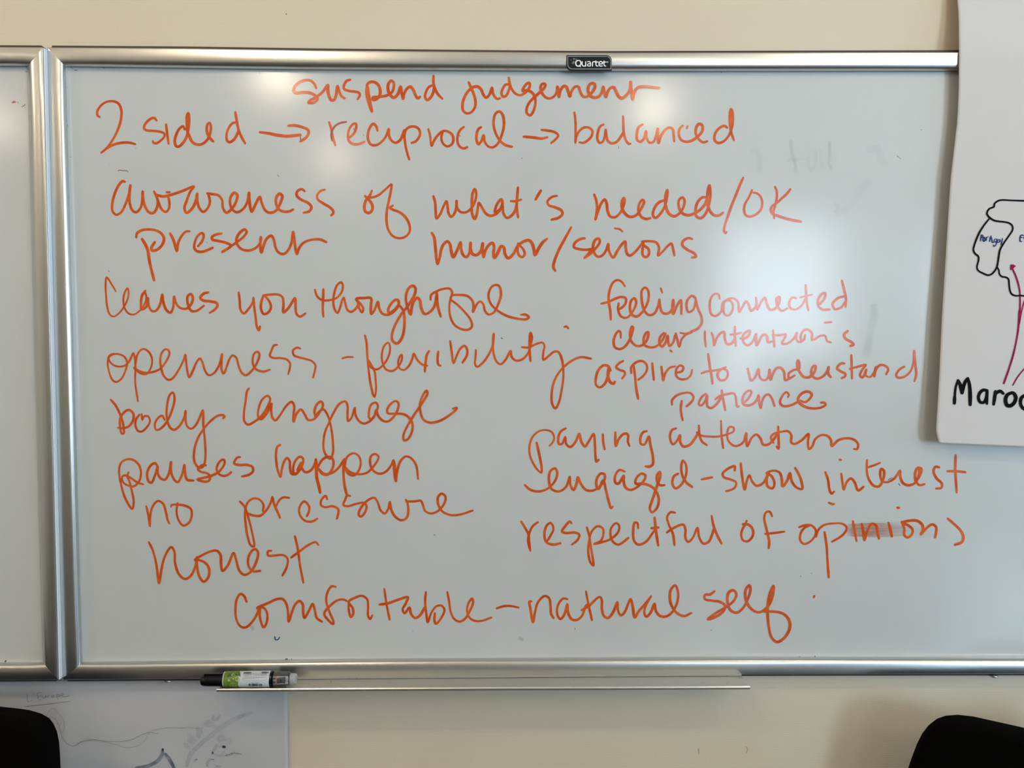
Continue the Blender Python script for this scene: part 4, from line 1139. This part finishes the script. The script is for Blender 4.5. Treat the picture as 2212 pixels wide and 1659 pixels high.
txt = [(2.2, S9([(985, 308), (1125, 303)])), (2.2, S9([(1340, 300), (1470, 296)]))]
write('label_print', txt, M['print'], mk, dL)
rows_ = []
random.seed(3)
for (xa, xb, ya, yb) in ((975, 1465, 328, 318), (975, 1380, 352, 342), (1400, 1440, 340, 339), (975, 1460, 376, 364), (965, 1430, 402, 396), (965, 1185, 425, 422)):
    x = xa
    while x < xb:
        e = min(x+random.uniform(14, 46), xb); ty = lambda q: ya+(yb-ya)*(q-xa)/(xb-xa)
        rows_.append((0.95, S9([(x, ty(x)), (e, ty(e))]))); x = e+random.uniform(8, 14)
write('label_print', rows_, M['print_grey'], mk, dL)
write('label_print', [(0.45, S9([(1195, 414), (1440, 405), (1440, 440), (960, 446), (960, 405)]))], M['print_grey'], mk, dL)
bars = []; x = 1082
while x < 1345: bars.append((random.choice((.5, .8, 1.3)), S9([(x, 528), (x, 568)]))); x += random.uniform(9, 17)
write('barcode', bars, M['print'], mk, dL)
write('label_print', [(1.0, S9([(1125, 510), (1190, 508)])), (1.0, S9([(1200, 508), (1280, 505)]))], M['print_grey'], mk, dL)
dG = cyl_depth(.0113)
gp = lambda P, m_, nm='band_print': flat_poly(nm, S9(P), M[m_], mk, dG)
gp([(650, 480), (685, 425), (722, 478)], 'green_light'); gp([(805, 400), (860, 372), (905, 430), (880, 480), (820, 470)], 'green_light')
gp([(640, 395), (670, 330), (725, 320), (740, 380)], 'green_dark'); gp([(812, 350), (835, 318), (855, 345), (832, 362)], 'print')
gp([(880, 300), (915, 298), (915, 390), (870, 350)], 'green_dark'); gp([(650, 560), (690, 500), (735, 560), (720, 585), (660, 590)], 'green_dark')
write('band_print', [(1.3, S9([(735, 360), (775, 315)])), (2.6, S9([(770, 425), (778, 428)]))], M['label'], mk, dG)
circ = [(765+58*math.cos(a), 555+42*math.sin(a)) for a in [math.radians(t) for t in range(150, 391, 15)]]
write('band_print', [(0.9, S9(circ)), (0.7, S9([(715, 560), (820, 560)])), (0.7, S9([(745, 540), (790, 540)]))], M['green_light'], mk, dG)
dR = cyl_depth(.00935)
flat_poly('reservoir_label', S9([(1570, 385), (1640, 380), (1720, 378), (1800, 376), (1868, 374), (1868, 450), (1866, 525), (1800, 528), (1720, 531), (1640, 533), (1570, 533), (1570, 460)]), M['label'], mk, dR)
dR2 = cyl_depth(.0094, 0.0002)
write('label_print', [(3.2, S9([(1625, 390), (1625, 525)]))], M['pink'], mk, dR2)
write('label_print', [(4.0, S9([(1715, 450), (1720, 470)])), (1.2, S9([(1690, 500), (1740, 480)])), (.7, S9([(1585, 395), (1585, 525)])), (.6, S9([(1825, 485), (1843, 430), (1862, 482), (1825, 485)]))], M['print'], mk, dR2)

# ------------------------------------------------------------ flip-chart sheet on the right
ptab = [(-700, WY-0.002), (-300, 0.004), (0, -0.007), (60, -0.013), (110, -0.0175), (200, -0.0175), (450, -0.018), (900, -0.023), (965, -0.025)]
edge = [(-700, 2063), (-100, 2065), (0, 2068), (30, 2071), (115, 2072), (200, 2071), (260, 2068), (330, 2060), (380, 2054), (440, 2050), (570, 2042), (680, 2035), (830, 2028), (930, 2022), (944, 2025), (957, 2029), (975, 2032)]
def pd(x, y):
    u = max(0.0, (x-2030)/900.0)
    b = interp(ptab, y)
    return b - 0.0006*(1-math.cos(u*7.0+y/300.0))*min(1, max(0, (y+600)/600))*min(1, u*6) - 0.006*u*min(1, max(0, y/400.0))
sheet = empty('flip_chart_sheet', px(2500, 965, -0.06), label='large white paper sheet with a drawn map and bold black word on right', category='poster')
bottom_y = lambda x: 957+(x-2029)*8/183.0 if x < 2300 else 968.8+(x-2300)*0.01
vs, fs = [], []; NC = 30; ys = [-700+k*40 for k in range(18)]+[0+k*24 for k in range(0, 39)]
ys = sorted(set(ys)); ys = [y for y in ys if y < 925]+[930, 938, 944, 950, 954, 957]
for y in ys:
    xl = interp(edge, y)
    for j in range(NC+1):
        u = (j/NC)**1.5; x = xl+(3050-xl)*u
        yy = y+(bottom_y(x)-957)*max(0, (y-600)/357.0)
        vs.append(px(x, yy, pd(x, yy)))
for i in range(len(ys)-1):
    for j in range(NC): a = i*(NC+1)+j; fs.append((a, a+1, a+NC+2, a+NC+1))
so = link('paper_sheet', mesh('paper_sheet', vs, fs, True), M['paper'], sheet)
md = so.modifiers.new('thick', 'SOLIDIFY'); md.thickness = 0.0003; md.offset = 1
pdd = lambda x, y: pd(x, y)-0.0007
PM = {'map_outline': ('map_outline', 'p_black', None), 'magenta': ('magenta_arrow', 'p_magenta', None), 'Portugal': ('handwritten_word', 'p_navy', 'small blue handwritten word reading Portugal'),
      'Es': ('handwritten_word', 'p_navy', 'small blue handwritten letters cut off at the edge'), 'Maroc': ('handwritten_word', 'p_black', 'bold black handwritten word beginning Maroc')}
for nm, st_ in parse(POSTER):
    a, b, c = PM[nm]; write(a, st_, M[b], sheet, pdd, **({'label': c} if c else {}))
S7 = lambda P: [(2040+x/7.215, 420+y/7.215) for x, y in P]
ah = S7([(1030, 1092), (1070, 1088), (1118, 1115), (1070, 1160), (1026, 1184), (1028, 1140)])
flat_poly('magenta_arrow', ah, M['p_magenta'], sheet, lambda x, y: pd(x, y)-0.0008, label='magenta arrowhead')

# ------------------------------------------------------------ drawing paper under the left part of the board
LP = 0.0085
low = empty('drawing_paper', px(200, 1900, LP), label='large grey-white paper with pencil and bled marker marks below the whiteboards', category='poster')
vs, fs = [], []
cols = [-700+k*44 for k in range(31)]; cols = [c for c in cols if c < 600]+[600, 612, 620.5]
rws = [1470+k*26 for k in range(9)]+[1710+k*60 for k in range(10)]
for y in rws:
    for x in cols:
        xx = x+(y-1500)*0.0115 if x > 600 else x
        wv = 0.0016*math.sin(x/95.0+y/80.0)+0.0012*math.sin(x/43.0-y/60.0)
        k = min(1, max(0, (y-1475)/60.0))
        vs.append(px(xx, y, LP-0.0022*k+wv*k*min(1, (622-x)/60.0)))
for i in range(len(rws)-1):
    for j in range(len(cols)-1): a = i*len(cols)+j; fs.append((a, a+1, a+len(cols)+1, a+len(cols)))
lo_ = link('paper_sheet', mesh('paper_sheet', vs, fs, True), M['paper_low'], low)
md = lo_.modifiers.new('thick', 'SOLIDIFY'); md.thickness = 0.0003; md.offset = 1
from mathutils.bvhtree import BVHTree
_bv = BVHTree.FromPolygons([tuple(v) for v in vs], fs)
def low_d(lift):
    def f(x, y):
        p = px(x, y, LP); h = _bv.ray_cast(CAM, (p-CAM).normalized())
        return (h[0].y if h[0] is not None else LP-0.004)-lift
    return f
LM = {"L'Europe": ('pencil_writing', 'pencil', .0006), 'underline': ('pencil_underline', 'pencil', .0006), 'outline': ('pencil_outline', 'pencil_faint', .0006), 'grey': ('bled_marker_line', 'bleed', .0004), 'violet': ('bled_marker_letters', 'bleed_violet', .0005),
      'bluepeak': ('bled_marker_line', 'bleed_dark', .0006), 'spot': ('bled_marker_spots', 'bleed_spot', .0008), 'mottled': ('mottled_marker', 'bleed_green', .0007)}
for nm, st_ in parse(LOWER):
    a, b, lf = LM[nm]
    if nm in ('spot', 'violet', 'mottled', 'grey'):
        for q in st_: write(a[:-1] if a.endswith('s') else a, [q], M[b], low, low_d(lf))
    else: write(a, st_, M[b], low, low_d(lf), **({'label': "faint pencil words L'Europe"} if nm[0] == 'L' else {}))

# ------------------------------------------------------------ the two black chairs
def chair(label, pts, Pp, ang, side):
    """pts: pixels of the visible corner, outer flank first; side=+1 body continues to +s"""
    sdir = Vector((math.cos(ang), math.sin(ang), 0)); N = Vector((-math.sin(ang), math.cos(ang), 0))   # N points to the wall
    P0 = px(*Pp)
    loc = [((px_plane(x, y, P0, N)-P0).dot(sdir), px_plane(x, y, P0, N).z) for x, y in pts]
    ext = min(s for s, z in loc) if side > 0 else max(s for s, z in loc)
    sc_ = ext+side*0.225; top = max(z for s, z in loc); bot = top-0.40
    half = [(s, z) for s, z in loc if (sc_-s)*side > 0]
    full = half+[(2*sc_-s, z) for s, z in reversed(half)]
    # lower flanks taper to rounded bottom corners
    e = ext
    low_ = [(2*sc_-e-side*0.012, bot+0.10), (2*sc_-e-side*0.02, bot+0.04), (2*sc_-e-side*0.05, bot+0.008), (2*sc_-e-side*0.10, bot), (e+side*0.10, bot), (e+side*0.05, bot+0.008), (e+side*0.02, bot+0.04), (e+side*0.012, bot+0.10)]
    full += low_
    base = P0+sdir*sc_; base.z = 0
    ch = empty('chair', base, label=label, category='chair')
    def W3(s, z, d): return P0+sdir*s+Vector((0, 0, z-P0.z))+N*(d)
    bm = bmesh.new(); th = 0.042
    def curve(s): return 0.0
    A = [bm.verts.new(W3(s, z, 0)) for s, z in full]; B = [bm.verts.new(W3(s, z, th)) for s, z in full]
    bm.faces.new(A); bm.faces.new(B[::-1]); K = len(full)
    for k in range(K): bm.faces.new((A[k], B[k], B[(k+1) % K], A[(k+1) % K]))
    bmesh.ops.recalc_face_normals(bm, faces=bm.faces)
    rim = [e_ for e_ in bm.edges if (e_.verts[0] in A) == (e_.verts[1] in A)]
    bmesh.ops.bevel(bm, geom=rim, offset=0.013, segments=4, affect='EDGES', profile=0.5, clamp_overlap=True)
    me = bm_mesh('backrest', bm, True)
    try: me.set_sharp_from_angle(angle=math.radians(50))
    except Exception: pass
    link('backrest', me, M['fabric'], ch)
    # seat in front of the back (towards the room)
    sz = bot-0.12
    bm = bmesh.new(); Q = round_rect(-0.22, 0.02, 0.22, 0.46, 0.07, (1, 1, 1, 1), 6)
    c0 = P0+sdir*sc_
    A = [bm.verts.new(Vector((c0.x, c0.y, 0))+sdir*a-N*b+Vector((0, 0, sz))) for a, b in Q]; B = [bm.verts.new(v.co-Vector((0, 0, 0.055))) for v in A]
    bm.faces.new(A); bm.faces.new(B[::-1]); K = len(Q)
    for k in range(K): bm.faces.new((A[k], B[k], B[(k+1) % K], A[(k+1) % K]))
    bmesh.ops.recalc_face_normals(bm, faces=bm.faces)
    bmesh.ops.bevel(bm, geom=[e_ for e_ in bm.edges if abs(e_.verts[0].co.z-e_.verts[1].co.z) < 1e-5], offset=0.014, segments=3, affect='EDGES')
    link('seat', bm_mesh('seat', bm, True), M['fabric'], ch)
    def G(a, b, z): return Vector((c0.x, c0.y, 0))+sdir*a-N*b+Vector((0, 0, z))
    for a in (-0.17, 0.17):
        bm = bmesh.new(); tube_bm(bm, [G(a, 0.06, sz-0.06), G(a, -0.012, sz-0.02), G(a, -0.03, sz+0.06), G(a, -0.045, bot+0.05), G(a, -0.045, bot+0.2)], 0.010)
        link('back_post', bm_mesh('back_post', bm, True), M['chair_metal'], ch)
        for b0, b1 in ((0.06, 0.02), (0.40, 0.45)):
            bm = bmesh.new(); tube_bm(bm, [G(a, b0, sz-0.05), G(a*1.1, b1, 0.0)], 0.0105)
            link('leg', bm_mesh('leg', bm, True), M['chair_metal'], ch)
    return ch
chair('black padded chair back in the bottom right corner, rounded top corner', [(1925, 1800), (1948, 1730), (1972, 1659), (1983, 1630), (1995, 1606), (2009, 1588), (2028, 1573), (2048, 1566), (2075, 1564), (2110, 1568), (2212, 1591), (2320, 1616)], (2000, 1659, -0.105), math.radians(-22), 1)
chair('black padded chair back in the bottom left corner before the drawing paper', [(98, 1850), (95, 1740), (92, 1659), (90, 1632), (85, 1607), (76, 1587), (66, 1574), (47, 1563), (24, 1556), (0, 1552.5), (-60, 1546), (-110, 1541)], (60, 1659, -0.15), math.radians(-10), -1)

# ------------------------------------------------------------ the room behind the camera: pendant lamps, three of them added fill, and an added light-shaping bookcase
def pendant(x, y, watts, label, z=2.42):
    o = empty('pendant_lamp', (x, y, RZ1), label=label, category='lamp', group='globe pendant lamps')
    bm = bmesh.new(); tube_bm(bm, [Vector((x, y, RZ1)), Vector((x, y, RZ1-0.02))], 0.05, 20); link('ceiling_rose', bm_mesh('ceiling_rose', bm), M['white_frame'], o)
    bm = bmesh.new(); tube_bm(bm, [Vector((x, y, RZ1-0.02)), Vector((x, y, z+0.12))], 0.004, 8); link('cord', bm_mesh('cord', bm), M['chair_metal'], o)
    bm = bmesh.new(); tube_bm(bm, [Vector((x, y, z+0.13)), Vector((x, y, z+0.125)), Vector((x, y, z+0.085))], [0.02, 0.035, 0.05], 20); link('lamp_cap', bm_mesh('lamp_cap', bm), M['white_frame'], o)
    l = bpy.data.lights.new('lamp_bulb', 'POINT'); l.shadow_soft_size = 0.055; l.energy = watts; l.color = (1.0, 0.82, 0.60)
    lo = bpy.data.objects.new('lamp_bulb', l); C.objects.link(lo); lo.location = (x, y, z); lo.parent = o; lo.matrix_parent_inverse = o.matrix_world.inverted()
for x, y, w_, lab in ((-0.90, -2.25, 11, 'globe pendant lamp mirrored above the word suspend'), (-0.96, -3.85, 8, 'globe pendant lamp mirrored below the word reciprocal'), (0.72, -2.75, 9, 'globe pendant lamp mirrored above the word balanced'),
                      (-2.5, -3.1, 8, 'globe pendant lamp nearest the left wall, deeper in the room'), (-2.4, -1.3, 20, 'added unseen globe lamp, warm fill over the neighbouring whiteboard'), (2.6, -2.9, 24, 'globe pendant lamp nearest the right rear window'), (-0.7, -1.3, 12, 'added unseen globe lamp brightening the upper left of the board'), (1.1, -1.3, 11, 'added unseen globe lamp brightening the upper right of the board')):  # the three lamps nearest the board wall are added, unseen fill
    pendant(x, y, w_, lab)
bc = empty('added_light_blocker', (1.65, -2.7, 0), label='added unseen light-shaping bookcase standing behind the camera', category='blocker')  # added, unseen: blocks window light so the lower board darkens
wood = mat('oak_veneer', (0.30, 0.20, 0.11), 0.5); noise_colour(wood, (0.26, 0.17, 0.09), (0.34, 0.23, 0.13), 6, stretch=(1, 1, 8))
for n_, lo, hi in (('side_panel', (1.25, -2.9, 0), (1.28, -2.55, 1.27)), ('side_panel', (2.02, -2.9, 0), (2.05, -2.55, 1.27)), ('back_panel', (1.28, -2.9, 0.03), (2.02, -2.885, 1.27)),
                   ('top_panel', (1.23, -2.91, 1.27), (2.07, -2.53, 1.30)), ('shelf', (1.28, -2.885, 0.05), (2.02, -2.55, 0.08)), ('shelf', (1.28, -2.885, 0.43), (2.02, -2.56, 0.455)), ('shelf', (1.28, -2.885, 0.82), (2.02, -2.56, 0.845))):
    box(n_, lo, hi, wood, bc)
